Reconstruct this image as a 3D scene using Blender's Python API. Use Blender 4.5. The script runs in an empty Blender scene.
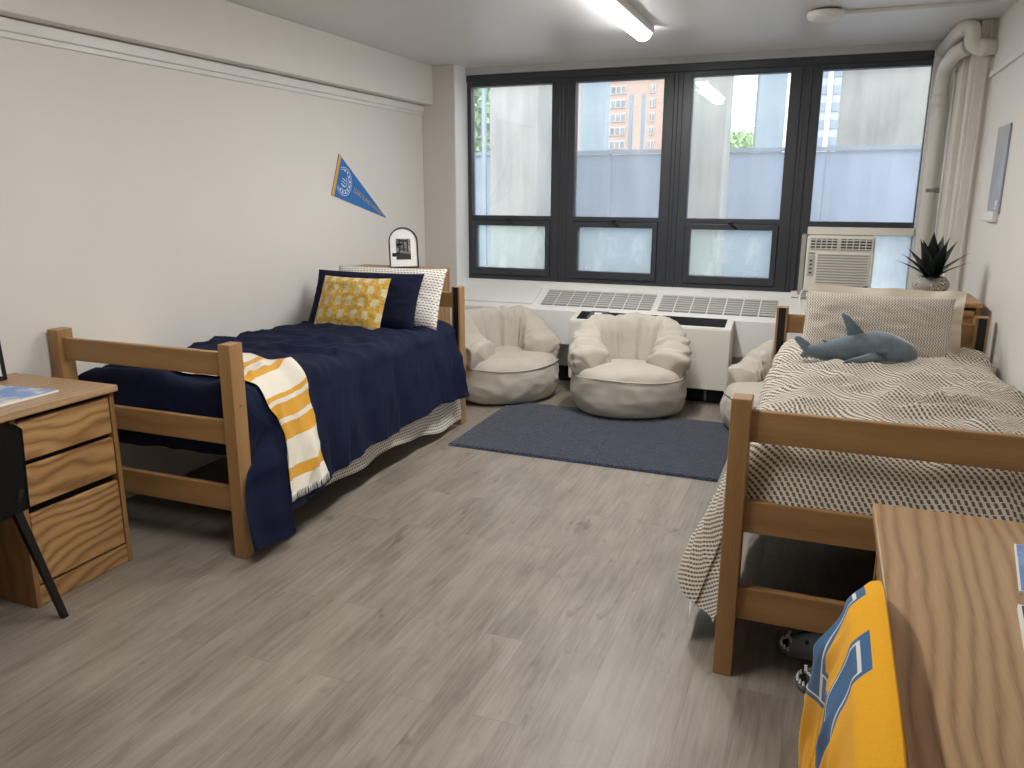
import bpy, bmesh, math, random
from math import sin, cos, pi, radians, sqrt, hypot
from mathutils import Vector, Matrix, noise
random.seed(7)
C = bpy.context.scene.collection
ORG = {}

# ------------------------------------------------------------------ helpers
def lin(c): return c/12.92 if c <= .04045 else ((c+.055)/1.055)**2.4
def S(r, g, b): return (lin(r/255), lin(g/255), lin(b/255), 1)
def N1(x, y=0., z=0.): return noise.noise(Vector((x, y, z)))
def sm(a, b, x):
    t = max(0., min(1., (x-a)/(b-a))); return t*t*(3-2*t)

def tag(o, label=None, cat=None, group=None, kind=None):
    if label: o['label'] = label
    if cat: o['category'] = cat
    if group: o['group'] = group
    if kind: o['kind'] = kind
    return o
def thing(name, label, cat, loc=(0, 0, 0), group=None, rz=0):
    o = bpy.data.objects.new(name, None); C.objects.link(o)
    o.location = loc; o.rotation_euler = (0, 0, rz); o.empty_display_size = .1
    ORG[o.name] = Vector(loc)
    return tag(o, label, cat, group)
def obj(name, bm, m, parent=None, smooth=False, org=None, local=False):
    """links a bmesh (world coordinates unless local) as one mesh object"""
    og = Vector((0, 0, 0))
    if parent is not None: og = ORG[parent.name]
    elif org is not None: og = Vector(org)
    if not local: bmesh.ops.translate(bm, verts=bm.verts, vec=-og)
    me = bpy.data.meshes.new(name); bm.to_mesh(me); bm.free()
    for x in (m if isinstance(m, (list, tuple)) else [m]): me.materials.append(x)
    if smooth:
        for p in me.polygons: p.use_smooth = True
    o = bpy.data.objects.new(name, me); C.objects.link(o)
    if parent is not None: o.parent = parent
    elif org is not None: o.location = org
    ORG[o.name] = og
    return o
def struct(name, bm, m, parent=None, smooth=False):
    o = obj(name, bm, m, parent, smooth)
    if parent is None: o['kind'] = 'structure'
    return o
def copy_tree(o, parent=None):
    c = o.copy(); C.objects.link(c)
    if parent is not None: c.parent = parent
    ORG[c.name] = Vector((0, 0, 0))
    for ch in list(o.children): copy_tree(ch, c)
    return c

def B(): return bmesh.new()
def box(bm, lo, hi, bev=0., seg=2, mi=0):
    lo, hi = [min(a, b) for a, b in zip(lo, hi)], [max(a, b) for a, b in zip(lo, hi)]
    v = [bm.verts.new((x, y, z)) for x in (lo[0], hi[0]) for y in (lo[1], hi[1]) for z in (lo[2], hi[2])]
    fs = [bm.faces.new([v[i] for i in q]) for q in ((0, 1, 3, 2), (4, 6, 7, 5), (0, 4, 5, 1), (2, 3, 7, 6), (0, 2, 6, 4), (1, 5, 7, 3))]
    for f in fs: f.material_index = mi
    if bev:
        es = list({e for f in fs for e in f.edges})
        bmesh.ops.bevel(bm, geom=es, offset=bev, segments=seg, affect='EDGES', profile=.5)
    return bm
def bx(lo, hi, bev=0., seg=2): return box(B(), lo, hi, bev, seg)
def tube(bm, pts, r, n=12, cap=True, mi=0):
    pts = [Vector(p) for p in pts]; rings = []
    rr = r if isinstance(r, (list, tuple)) else [r]*len(pts)
    up = None
    for i, p in enumerate(pts):
        d = (pts[min(i+1, len(pts)-1)]-pts[max(i-1, 0)]).normalized()
        if up is None:
            up = Vector((0, 0, 1)) if abs(d.z) < .9 else Vector((1, 0, 0))
        a = (up-d*up.dot(d)).normalized(); b = d.cross(a); up = a
        rings.append([bm.verts.new(p+(a*cos(2*pi*k/n)+b*sin(2*pi*k/n))*rr[i]) for k in range(n)])
    for r0, r1 in zip(rings, rings[1:]):
        for k in range(n):
            f = bm.faces.new((r0[k], r0[(k+1) % n], r1[(k+1) % n], r1[k])); f.material_index = mi; f.smooth = True
    if cap:
        bm.faces.new(rings[0][::-1]).material_index = mi; bm.faces.new(rings[-1]).material_index = mi
    return bm
def bend(pts, r, n=6):
    """polyline with rounded corners"""
    pts = [Vector(p) for p in pts]; out = [pts[0]]
    for a, b, c in zip(pts, pts[1:], pts[2:]):
        u, w = (a-b), (c-b); k = min(r, u.length*.5, w.length*.5)
        p0, p1 = b+u.normalized()*k, b+w.normalized()*k
        for i in range(n+1):
            t = i/n; out.append(p0*(1-t)**2+b*2*t*(1-t)+p1*t*t)
    out.append(pts[-1]); return out
def lathe(bm, prof, c=(0, 0, 0), n=32, sx=1, sy=1):
    rings = []
    for r, z in prof:
        if r < 1e-5: rings.append([bm.verts.new((c[0], c[1], c[2]+z))])
        else: rings.append([bm.verts.new((c[0]+r*sx*cos(2*pi*k/n), c[1]+r*sy*sin(2*pi*k/n), c[2]+z)) for k in range(n)])
    for a, b in zip(rings, rings[1:]):
        for k in range(n):
            q = [a[k % len(a)], a[(k+1) % len(a)], b[(k+1) % len(b)], b[k % len(b)]]
            q = list(dict.fromkeys(q))
            if len(q) > 2: bm.faces.new(q).smooth = True
    return bm
def grid(bm, nu, nv, f, uvf=None, mif=None, closeu=False):
    vs = [[bm.verts.new(f(i/nu, j/nv)) for j in range(nv+1)] for i in range(nu+1)]
    uvl = bm.loops.layers.uv.verify()
    for i in range(nu):
        for j in range(nv):
            fc = bm.faces.new((vs[i][j], vs[i+1][j], vs[i+1][j+1], vs[i][j+1])); fc.smooth = True
            if mif: fc.material_index = mif((i+.5)/nu, (j+.5)/nv)
            for l, (a, b) in zip(fc.loops, ((i, j), (i+1, j), (i+1, j+1), (i, j+1))):
                u, v = a/nu, b/nv
                l[uvl].uv = uvf(u, v) if uvf else (u, v)
    return vs
def prism(bm, poly, fn, d0, d1, mi=0):
    """polygon (2D points) extruded between depths d0,d1; fn(a,b,d)->xyz"""
    lo = [bm.verts.new(fn(a, b, d0)) for a, b in poly]; hi = [bm.verts.new(fn(a, b, d1)) for a, b in poly]
    n = len(poly); fs = [bm.faces.new(lo[::-1]), bm.faces.new(hi)]
    for k in range(n): fs.append(bm.faces.new((lo[k], lo[(k+1) % n], hi[(k+1) % n], hi[k])))
    for f in fs: f.material_index = mi
    bmesh.ops.recalc_face_normals(bm, faces=fs)
    return bm

# ------------------------------------------------------------------ materials
class Nt:
    def __init__(s, name):
        s.m = bpy.data.materials.new(name); s.m.use_nodes = True; s.t = s.m.node_tree
        s.b = s.t.nodes['Principled BSDF']; s.out = s.t.nodes['Material Output']
    def n(s, ty, ins=None, **kw):
        d = s.t.nodes.new(ty)
        for k, v in kw.items(): setattr(d, k, v)
        for k, v in (ins or {}).items():
            if hasattr(v, 'is_output') or isinstance(v, bpy.types.NodeSocket): s.t.links.new(v, d.inputs[k])
            else: d.inputs[k].default_value = v
        return d
    def L(s, a, b): s.t.links.new(a, b)
    def set(s, **kw):
        for k, v in kw.items():
            k = k.replace('_', ' ')
            if isinstance(v, bpy.types.NodeSocket): s.L(v, s.b.inputs[k])
            else: s.b.inputs[k].default_value = v
    def math(s, op, a, b=None, c=None):
        ins = {0: a}
        if b is not None: ins[1] = b
        if c is not None: ins[2] = c
        return s.n('ShaderNodeMath', ins, operation=op).outputs[0]
    def mix(s, f, a, b): 
        d = s.n('ShaderNodeMix', {0: f, 6: a, 7: b}, data_type='RGBA'); return d.outputs[2]
    def ramp(s, f, stops):
        d = s.n('ShaderNodeValToRGB', {0: f}); e = d.color_ramp.elements
        while len(e) < len(stops): e.new(.5)
        for x, (p, c) in zip(e, stops): x.position = p; x.color = c
        return d.outputs[0]
    def obj(s, sc=(1, 1, 1), uv=False):
        c = s.n('ShaderNodeTexCoord'); m = s.n('ShaderNodeMapping', {0: c.outputs['UV' if uv else 'Object']}); m.inputs['Scale'].default_value = sc
        return m.outputs[0]
    def noise(s, vec, scale=5, detail=3, rough=.5, dist=0):
        return s.n('ShaderNodeTexNoise', {'Vector': vec, 'Scale': scale, 'Detail': detail, 'Roughness': rough, 'Distortion': dist}).outputs[0]
    def bump(s, h, strength=.3, dist=.005):
        b = s.n('ShaderNodeBump', {'Height': h, 'Strength': strength, 'Distance': dist}); s.L(b.outputs[0], s.b.inputs['Normal'])
def plain(name, col, rough=.6, metal=0, spec=.5, var=.06, vs=6, bump=0, bs=60, **kw):
    t = Nt(name); v = t.obj()
    nz = t.noise(v, vs, 4)
    d = tuple(c*(1-var) for c in col[:3])+(1,); e = tuple(min(1, c*(1+var)) for c in col[:3])+(1,)
    t.set(Base_Color=t.ramp(nz, [(.3, d), (.7, e)]), Roughness=rough, Metallic=metal, Specular_IOR_Level=spec, **kw)
    if bump: t.bump(t.noise(v, bs, 3), bump, .003)
    return t.m
def cloth(name, col, rough=.9, var=.08, weave=500, bump=.15, sheen=.15):
    t = Nt(name); v = t.obj()
    nz = t.noise(v, 9, 4); w = t.noise(v, weave, 2)
    d = tuple(c*(1-var) for c in col[:3])+(1,); e = tuple(min(1, c*(1+var)) for c in col[:3])+(1,)
    t.set(Base_Color=t.mix(.35, t.ramp(nz, [(.3, d), (.7, e)]), t.ramp(w, [(.3, d), (.7, e)])), Roughness=rough, Specular_IOR_Level=.2, Sheen_Weight=sheen)
    t.bump(t.noise(v, weave*.6, 2), bump, .002)
    return t.m
def wood(name, axis, dark, mid, light, freq=22, warp=14., rough=.42, contrast=1., spec=.35, along=.5, wscale=3.):
    """veneer: grain lines across the board, bent into cathedral arches by noise stretched along the axis"""
    t = Nt(name)
    rnd = t.n('ShaderNodeObjectInfo').outputs['Random']
    off = t.n('ShaderNodeCombineXYZ', {0: t.math('MULTIPLY', rnd, 3.7), 1: t.math('MULTIPLY', rnd, 5.3), 2: t.math('MULTIPLY', rnd, 2.9)}).outputs[0]
    v0 = t.n('ShaderNodeVectorMath', {0: t.obj(), 1: off}, operation='ADD').outputs[0]
    sc = [1, 1, 1]; sc[axis] = along
    mp = t.n('ShaderNodeMapping', {0: v0}); mp.inputs['Scale'].default_value = sc
    big = t.noise(mp.outputs[0], wscale, 3, .42)
    wv = [1, .93, 1.07]; wv[axis] = 0
    cross = t.n('ShaderNodeVectorMath', {0: v0, 1: tuple(wv)}, operation='DOT_PRODUCT').outputs['Value']
    ph = t.math('ADD', t.math('MULTIPLY', cross, freq*2*pi), t.math('MULTIPLY', big, warp*2*pi*.5))
    band = t.math('POWER', t.math('ADD', t.math('MULTIPLY', t.math('SINE', ph), .5), .5), .7)
    fsc = [75, 75, 75]; fsc[axis] = 3
    fine = t.noise(t.obj(tuple(fsc)), 4, 4, .6)
    tone = t.noise(mp.outputs[0], wscale*.7, 2)
    g = t.math('ADD', t.math('ADD', t.math('MULTIPLY', band, .42*contrast), t.math('MULTIPLY', fine, .45)), t.math('ADD', t.math('MULTIPLY', tone, .25), .08*(1-contrast)))
    t.set(Base_Color=t.ramp(g, [(.22, dark), (.52, mid), (.84, light)]), Roughness=rough, Specular_IOR_Level=spec)
    t.bump(fine, .06, .002)
    return t.m

OAKD, OAKM, OAKL = S(112, 78, 44), S(166, 126, 80), S(190, 152, 104)
oak_y = wood('oak_veneer_y', 1, OAKD, OAKM, OAKL, 20, 16, contrast=.9, along=.42, wscale=3.4)
oak_x = wood('oak_veneer_x', 0, OAKD, OAKM, OAKL, 20, 14, contrast=.9)
oak_z = wood('oak_veneer_z', 2, S(112, 80, 48), S(150, 112, 70), S(168, 130, 86), 16, 8, contrast=.5)
oak_top = wood('oak_desk_top', 1, S(126, 98, 68), S(172, 138, 102), S(190, 158, 122), 26, 15, .36, .85, .5, .28, 2.6)  # paler and greyer than the other oak: glare put into the colour
PD, PM, PL = S(138, 104, 66), S(163, 126, 82), S(178, 143, 98)
bed_x = wood('bed_wood_x', 0, PD, PM, PL, 9, 5, .4, .4)
bed_z = wood('bed_wood_z', 2, PD, PM, PL, 9, 5, .4, .4)

wall_m = plain('wall_paint', S(226, 223, 217), .55, var=.015, vs=2, bump=.03, bs=90)
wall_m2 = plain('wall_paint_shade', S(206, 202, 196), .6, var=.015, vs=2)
white_m = plain('white_trim_paint', S(228, 227, 224), .4, var=.02)
ceil_m = plain('ceiling_paint', S(222, 222, 221), .38, var=.03, vs=1.2)
cream_m = plain('cream_enamel', S(222, 218, 208), .35, var=.015)
dark_m = plain('dark_window_frame', S(54, 57, 62), .4, var=.06)
black_m = plain('black_plastic', S(22, 22, 24), .45, var=.1)
steel_m = plain('black_steel', S(30, 29, 29), .4, .3, var=.15)
chrome_m = plain('worn_metal', S(150, 150, 150), .3, .9, var=.1)
grey_m = plain('dark_grey_slot', S(70, 72, 74), .5, var=.1)
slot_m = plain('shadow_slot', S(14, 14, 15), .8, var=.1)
paper_m = plain('white_paper', S(238, 238, 236), .6, var=.01)
beige_m = plain('beige_plastic', S(226, 222, 212), .4, var=.01)
beige_d = plain('beige_louvre', S(160, 157, 150), .5, var=.03)
pipe_m = plain('painted_pipe', S(224, 221, 215), .4, var=.03, vs=14)
navy_m = cloth('navy_cotton', S(18, 25, 51), .85, .10, 420, .1, 0)
navy_p = cloth('navy_pillow_cotton', S(16, 22, 46), .85, .1, 420, .1, 0)
linen_m = cloth('pale_linen', S(224, 214, 198), .9, .04)
bag_m = cloth('oatmeal_beanbag_fabric', S(188, 181, 170), .95, .06, 700, .3, .2)
sheet_m = cloth('white_sheet', S(226, 224, 218), .9, .03)
matt_m = cloth('mattress_ticking', S(36, 40, 62), .9, .05)
shark_m = cloth('blue_grey_plush', S(100, 115, 124), 1., .45, 160, .6, .5)
sharkw_m = cloth('white_plush', S(214, 214, 210), 1., .05, 160, .6, .5)
leaf_m = plain('dark_agave_leaf', S(34, 44, 38), .4, var=.35, vs=20)
slip_m = plain('grey_slide_foam', S(118, 122, 128), .6, var=.05)

def floor_mat():
    t = Nt('vinyl_plank_floor')
    c = t.n('ShaderNodeTexCoord'); sep = t.n('ShaderNodeSeparateXYZ', {0: c.outputs['Object']})
    vv = t.n('ShaderNodeCombineXYZ', {0: sep.outputs[1], 1: sep.outputs[0], 2: 0.}).outputs[0]
    def brick(m):
        return t.n('ShaderNodeTexBrick', {'Vector': vv, 'Color1': (0, 0, 0, 1), 'Color2': (1, 1, 1, 1), 'Mortar': (.5, .5, .5, 1), 'Scale': 1., 'Mortar Size': m, 'Mortar Smooth': .2, 'Brick Width': 1.22, 'Row Height': .152}, offset=.37, offset_frequency=2)
    br = brick(.0015)
    tone = br.outputs[0]
    shift = t.n('ShaderNodeCombineXYZ', {0: t.math('MULTIPLY', tone, 7.3), 1: t.math('MULTIPLY', tone, 31.), 2: tone}).outputs[0]
    p = t.n('ShaderNodeVectorMath', {0: vv, 1: shift}, operation='ADD').outputs[0]
    def st(sc, scale, det=4, rough=.6, dist=0):
        m = t.n('ShaderNodeMapping', {0: p}); m.inputs['Scale'].default_value = sc
        return t.noise(m.outputs[0], scale, det, rough, dist)
    streak = st((1, 14, 1), 3.2, 5, .62, .4)
    fine = st((2.5, 60, 1), 3, 4, .6)
    cloud = st((1, 2.2, 1), 2.6, 3, .5)
    knot = st((2.0, 5.5, 1), 2.4, 2, .5, .6)
    kn = t.n('ShaderNodeMapRange', {0: knot, 1: .64, 2: .80, 3: 0., 4: .65}).outputs[0]
    g = t.math('ADD', t.math('ADD', t.math('MULTIPLY', streak, .42), t.math('MULTIPLY', fine, .22)), t.math('ADD', t.math('MULTIPLY', cloud, .32), t.math('MULTIPLY', tone, .06)))
    col = t.ramp(g, [(.34, S(104, 96, 86)), (.52, S(140, 131, 120)), (.7, S(161, 152, 141))])
    col = t.mix(kn, col, S(74, 66, 58))
    col = t.mix(t.math('MULTIPLY', br.outputs[1], .4), col, S(96, 89, 81))
    t.set(Base_Color=col, Roughness=t.math('ADD', .34, t.math('MULTIPLY', streak, .16)), Specular_IOR_Level=.55)
    t.bump(t.math('SUBTRACT', fine, br.outputs[1]), .08, .002)
    return t.m
def rug_mat():
    t = Nt('navy_rug_pile'); v = t.obj()
    a = t.noise(v, 75, 3, .75); b = t.noise(v, 9, 4, .6)
    w = t.n('ShaderNodeTexVoronoi', {'Vector': v, 'Scale': 110.}).outputs[0]
    f = t.math('ADD', t.math('MULTIPLY', a, .8), t.math('MULTIPLY', b, .2))
    t.set(Base_Color=t.ramp(f, [(.34, S(12, 20, 34)), (.5, S(34, 46, 66)), (.66, S(62, 77, 98))]), Roughness=1., Specular_IOR_Level=.1, Sheen_Weight=.3)
    t.bump(t.math('SUBTRACT', a, w), .9, .012)
    return t.m
def dash_mat(name, base, ink, du, dv, fill, slant, herring=True, amt=1., fillv=.8):
    """rows of short slanted dashes in UV metres"""
    t = Nt(name); c = t.n('ShaderNodeTexCoord'); sep = t.n('ShaderNodeSeparateXYZ', {0: c.outputs['UV']})
    wob = t.noise(c.outputs['UV'], 22, 2)
    v = t.math('ADD', t.math('DIVIDE', sep.outputs[1], dv), t.math('MULTIPLY', wob, .4))
    row = t.math('FLOOR', v); fr = t.math('SUBTRACT', v, row)
    par = t.math('MODULO', t.math('ABSOLUTE', row), 2.)
    sgn = t.math('SUBTRACT', t.math('MULTIPLY', par, 2.), 1.) if herring else 1.
    u = t.math('ADD', t.math('DIVIDE', sep.outputs[0], du), t.math('MULTIPLY', t.math('MULTIPLY', fr, slant), sgn))
    u = t.math('ADD', u, t.math('MULTIPLY', row, .5))
    fu = t.math('FRACT', u)
    on = t.math('MULTIPLY', t.math('LESS_THAN', fu, fill), t.math('LESS_THAN', fr, fillv))
    t.set(Base_Color=t.mix(t.math('MULTIPLY', on, amt), base, ink), Roughness=.95, Specular_IOR_Level=.15, Sheen_Weight=.1)
    t.bump(t.math('ADD', on, t.noise(c.outputs['UV'], 400, 2)), .15, .002)
    return t.m
def throw_mat(bands):
    t = Nt('striped_throw_cotton'); c = t.n('ShaderNodeTexCoord'); sep = t.n('ShaderNodeSeparateXYZ', {0: c.outputs['UV']})
    wob = t.math('MULTIPLY', t.math('SUBTRACT', t.noise(c.outputs['UV'], 14, 2), .5), .012)
    d = t.math('ADD', sep.outputs[0], wob); acc = None
    for a, b in bands:
        k = t.math('MULTIPLY', t.math('GREATER_THAN', d, a), t.math('LESS_THAN', d, b))
        acc = k if acc is None else t.math('ADD', acc, k)
    n = t.noise(c.outputs['UV'], 160, 2)
    w = t.mix(n, S(222, 214, 196), S(240, 235, 222)); y = t.mix(n, S(206, 146, 40), S(230, 176, 70))
    t.set(Base_Color=t.mix(acc, w, y), Roughness=.95, Specular_IOR_Level=.15, Sheen_Weight=.2)
    t.bump(t.noise(c.outputs['UV'], 300, 2), .3, .003)
    return t.m
def tuft_mat():
    t = Nt('yellow_tufted_pillow'); c = t.n('ShaderNodeTexCoord'); uv = c.outputs['UV']
    sep = t.n('ShaderNodeSeparateXYZ', {0: uv})
    n = t.noise(uv, 60, 3, .7); n2 = t.noise(uv, 260, 2, .7)
    wb = t.math('MULTIPLY', t.math('SUBTRACT', t.noise(uv, 30, 2), .5), .35)
    u = t.math('ADD', t.math('DIVIDE', sep.outputs[0], .088), wb); v = t.math('ADD', t.math('DIVIDE', sep.outputs[1], .085), wb)
    row = t.math('FLOOR', v)
    fu = t.math('FRACT', t.math('ADD', u, t.math('MULTIPLY', row, .5))); fv = t.math('FRACT', v)
    on = t.math('MULTIPLY', t.math('LESS_THAN', fu, .48), t.math('LESS_THAN', fv, .66))
    y = t.ramp(n, [(.3, S(190, 138, 36)), (.5, S(222, 176, 66)), (.72, S(242, 210, 124))])
    w = t.ramp(n, [(.3, S(224, 206, 150)), (.7, S(240, 228, 190))])
    t.set(Base_Color=t.mix(on, y, w), Roughness=1., Specular_IOR_Level=.1, Sheen_Weight=.3)
    t.bump(t.math('SUBTRACT', t.math('ADD', n, n2), on), .8, .01)
    return t.m
def glass_mat(name, haze, tint):
    t = Nt(name); nt = t.t
    tr = t.n('ShaderNodeBsdfTransparent', {0: tint}); tl = t.n('ShaderNodeBsdfTranslucent', {0: (.9, .95, .97, 1)})
    gl = t.n('ShaderNodeBsdfGlossy', {0: (1, 1, 1, 1), 'Roughness': .02})
    v = t.obj((1, 1, .35)); dirt = t.math('MULTIPLY', t.noise(v, 5, 5, .65), haze*2)
    m1 = t.n('ShaderNodeMixShader', {0: dirt, 1: tr.outputs[0], 2: tl.outputs[0]})
    fr = t.n('ShaderNodeFresnel', {0: 1.45})
    m2 = t.n('ShaderNodeMixShader', {0: fr.outputs[0], 1: m1.outputs[0], 2: gl.outputs[0]})
    t.L(m2.outputs[0], t.out.inputs[0]); return t.m
def emit(name, col, st):
    t = Nt(name); t.set(Base_Color=col, Emission_Color=col, Emission_Strength=st); return t.m
def concrete(name, a, b):
    t = Nt(name); v = t.obj((1, 1, .6)); n = t.noise(v, 1.6, 6, .62); n2 = t.noise(t.obj((9, 9, .5)), 1.2, 3)
    f = t.math('ADD', t.math('MULTIPLY', n, .65), t.math('MULTIPLY', n2, .35))
    t.set(Base_Color=t.ramp(f, [(.34, a), (.62, b)]), Roughness=.9); t.bump(n, .2, .02); return t.m
def brick_mat():
    t = Nt('pale_red_brick'); c = t.n('ShaderNodeTexCoord'); m = t.n('ShaderNodeMapping', {0: c.outputs['Object']}); m.inputs['Rotation'].default_value = (pi/2, 0, 0)
    br = t.n('ShaderNodeTexBrick', {'Vector': m.outputs[0], 'Color1': S(146, 120, 106), 'Color2': S(154, 128, 114), 'Mortar': S(152, 134, 122), 'Scale': 1., 'Brick Width': .5, 'Row Height': .18, 'Mortar Size': .02})
    t.set(Base_Color=br.outputs[0], Roughness=.95); return t.m

floor_m = floor_mat(); rug_m = rug_mat()
herring = dash_mat('black_and_cream_dash_weave', S(222, 213, 198), S(48, 44, 43), .0175, .0105, .49, -.35, False, .84, .85)
herring_fine = dash_mat('fine_dash_weave_sham', S(218, 209, 196), S(66, 61, 58), .0135, .0085, .46, .8, True, .85, .88)
dash_white = dash_mat('cream_with_black_dash_rows', S(232, 228, 220), S(40, 40, 48), .024, .0185, .66, .3, False, .95, .30)
skirt_m = dash_mat('cream_with_fine_dash_rows', S(226, 222, 214), S(60, 60, 66), .022, .017, .6, .5, False, .9, .42)
tuft_m = tuft_mat()
BANDS = [(.06, .115), (.245, .32), (.345, .415), (.435, .455), (.56, .61), (.70, .76), (.86, .90), (1.0, 1.06), (1.2, 1.26), (1.42, 1.5)]
throw_m = throw_mat(BANDS)
pane_m = glass_mat('dusty_window_glass', .10, (.97, .98, 1, 1)); pane_lo = glass_mat('dusty_lower_glass', .22, (.9, .96, .97, 1))
frost_m = glass_mat('frosted_side_panel', .48, (.92, .97, 1, 1))

# ------------------------------------------------------------------ room shell
XL, XR, YW, ZC, YB = -3.37, .845, 6.67, 2.637, -1.6
struct('floor', bx((XL-.1, YB, -.1), (XR+.1, YW+.1, 0)), floor_m)
struct('ceiling', bx((XL-.1, YB, ZC), (XR+.1, YW+.15, ZC+.1)), ceil_m)
struct('wall_left', bx((XL-.12, YB, 0), (XL, YW+.1, ZC)), wall_m)
struct('wall_right', bx((XR, YB, 0), (XR+.12, YW+.1, ZC)), wall_m)
struct('wall_front', bx((XL-.1, YB-.1, 0), (XR+.1, YB, ZC)), wall_m)
struct('beam_left', bx((XL, YB, 2.322), (-3.262, 6.416, ZC), .006), wall_m)
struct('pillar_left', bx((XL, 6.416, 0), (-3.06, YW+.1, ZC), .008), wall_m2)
bm = B()
box(bm, (XL, YB, 2.262), (XL+.022, 6.416, 2.318), .006); box(bm, (XL, YB, 2.235), (XL+.012, 6.416, 2.262), .004)
struct('trim_1', bm, white_m)
struct('trim_2', bx((XR-.018, YB, 2.295), (XR, 5.96, 2.325), .005), white_m)
# window wall: strips above, beside and below the openings
struct('wall_back', bx((-3.06, 6.63, 0), (XR, 6.78, .83)), white_m)
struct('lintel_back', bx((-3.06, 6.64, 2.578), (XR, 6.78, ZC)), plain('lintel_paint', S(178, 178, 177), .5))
struct('jamb_left', bx((-3.06, 6.42, .60), (-3.056, 6.67, ZC)), plain('bright_white_paint', S(244, 246, 248), .5, var=.01))
struct('jamb_back', bx((.571, 6.62, .83), (XR, 6.78, 2.578)), white_m)
struct('gap_shade_back', bx((-3.06, 6.44, 0), (XR, 6.63, .13)), slot_m)  # solid dark strip, shade of the gap under the enclosure put into its colour
# convector enclosure below the window: recess, box, sloped top
bm = B()
prism(bm, [(6.628, .80), (6.27, .655), (6.25, .64), (6.25, .36), (6.45, .33), (6.45, .131), (6.628, .131)], lambda a, b, d: (d, a, b), -3.058, .60)
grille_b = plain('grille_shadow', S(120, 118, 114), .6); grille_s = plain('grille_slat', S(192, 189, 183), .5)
conv = thing('convector_cover', 'long white sloped convector cover under the windows with louvred top grilles', 'heater cover', (-1.2, 6.4, .13))
obj('cover_body', bm, white_m, conv)
def slope(x, s, off): # s 0 bottom..1 top on the sloped top
    y = 6.27+(6.63-6.27)*s; z = .655+(.80-.655)*s
    return (x, y-.37*off, z+.93*off)
for x0, x1, nseg in ((-2.235, -1.285, 8), (-1.245, -.33, 7)):
    w = (x1-x0)/nseg
    for k in range(nseg):
        a, b = x0+k*w+.006, x0+(k+1)*w-.006
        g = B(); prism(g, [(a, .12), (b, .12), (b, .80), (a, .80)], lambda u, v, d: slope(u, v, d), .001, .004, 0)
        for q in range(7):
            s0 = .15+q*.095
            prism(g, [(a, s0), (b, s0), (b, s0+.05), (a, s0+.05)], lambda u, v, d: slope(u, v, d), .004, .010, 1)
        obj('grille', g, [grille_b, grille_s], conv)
bm = B(); prism(bm, [(-3.0, .1), (-2.30, .1), (-2.30, .86), (-3.0, .86)], lambda u, v, d: slope(u, v, d), .0, .014)
obj('access_panel', bm, white_m, conv)

# fan-coil heater in front of it
ht = thing('fan_coil_heater', 'cream metal heater cabinet with black top slot standing behind the beanbags', 'heater', (-1.25, 6.15, 0))
hx0, hx1 = -1.885, -.625
bm = B(); prism(bm, [(6.03, .13), (6.03, .60), (6.04, .607), (6.245, .655), (6.245, .13)], lambda a, b, d: (d, a, b), hx0, hx1)
bmesh.ops.bevel(bm, geom=list(bm.edges), offset=.006, segments=2, affect='EDGES')
obj('cabinet', bm, cream_m, ht)
def htop(x, s, off):
    return (x, 6.04+.205*s, .607+.048*s+off)
bm = B(); prism(bm, [(hx0+.05, .12), (hx1-.05, .12), (hx1-.05, .88), (hx0+.05, .88)], lambda u, v, d: htop(u, v, d), 0, .004)
obj('outlet_slot', bm, slot_m, ht)
bm = B()
for q in range(9):
    s = .16+q*.08; prism(bm, [(hx0+.05, s), (hx1-.05, s), (hx1-.05, s+.02), (hx0+.05, s+.02)], lambda u, v, d: htop(u, v, d), .004, .009)
obj('outlet_grille', bm, black_m, ht)
bm = B(); prism(bm, [(hx0+.13, .12), (hx0+.28, .12), (hx0+.28, .86), (hx0+.13, .86)], lambda u, v, d: htop(u, v, d), .004, .012)
cp = obj('control_panel', bm, grey_m, ht)
bm = B(); prism(bm, [(hx0+.17, .55), (hx0+.23, .55), (hx0+.23, .68), (hx0+.17, .68)], lambda u, v, d: htop(u, v, d), .012, .014)
obj('display', bm, paper_m, cp)
obj('base', bx((hx0+.03, 6.16, 0), (hx1-.03, 6.245, .13)), slot_m, ht)
obj('pipe', tube(B(), [(-.80, 6.13, .02), (-.80, 6.13, .14)], .014), chrome_m, ht)

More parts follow.
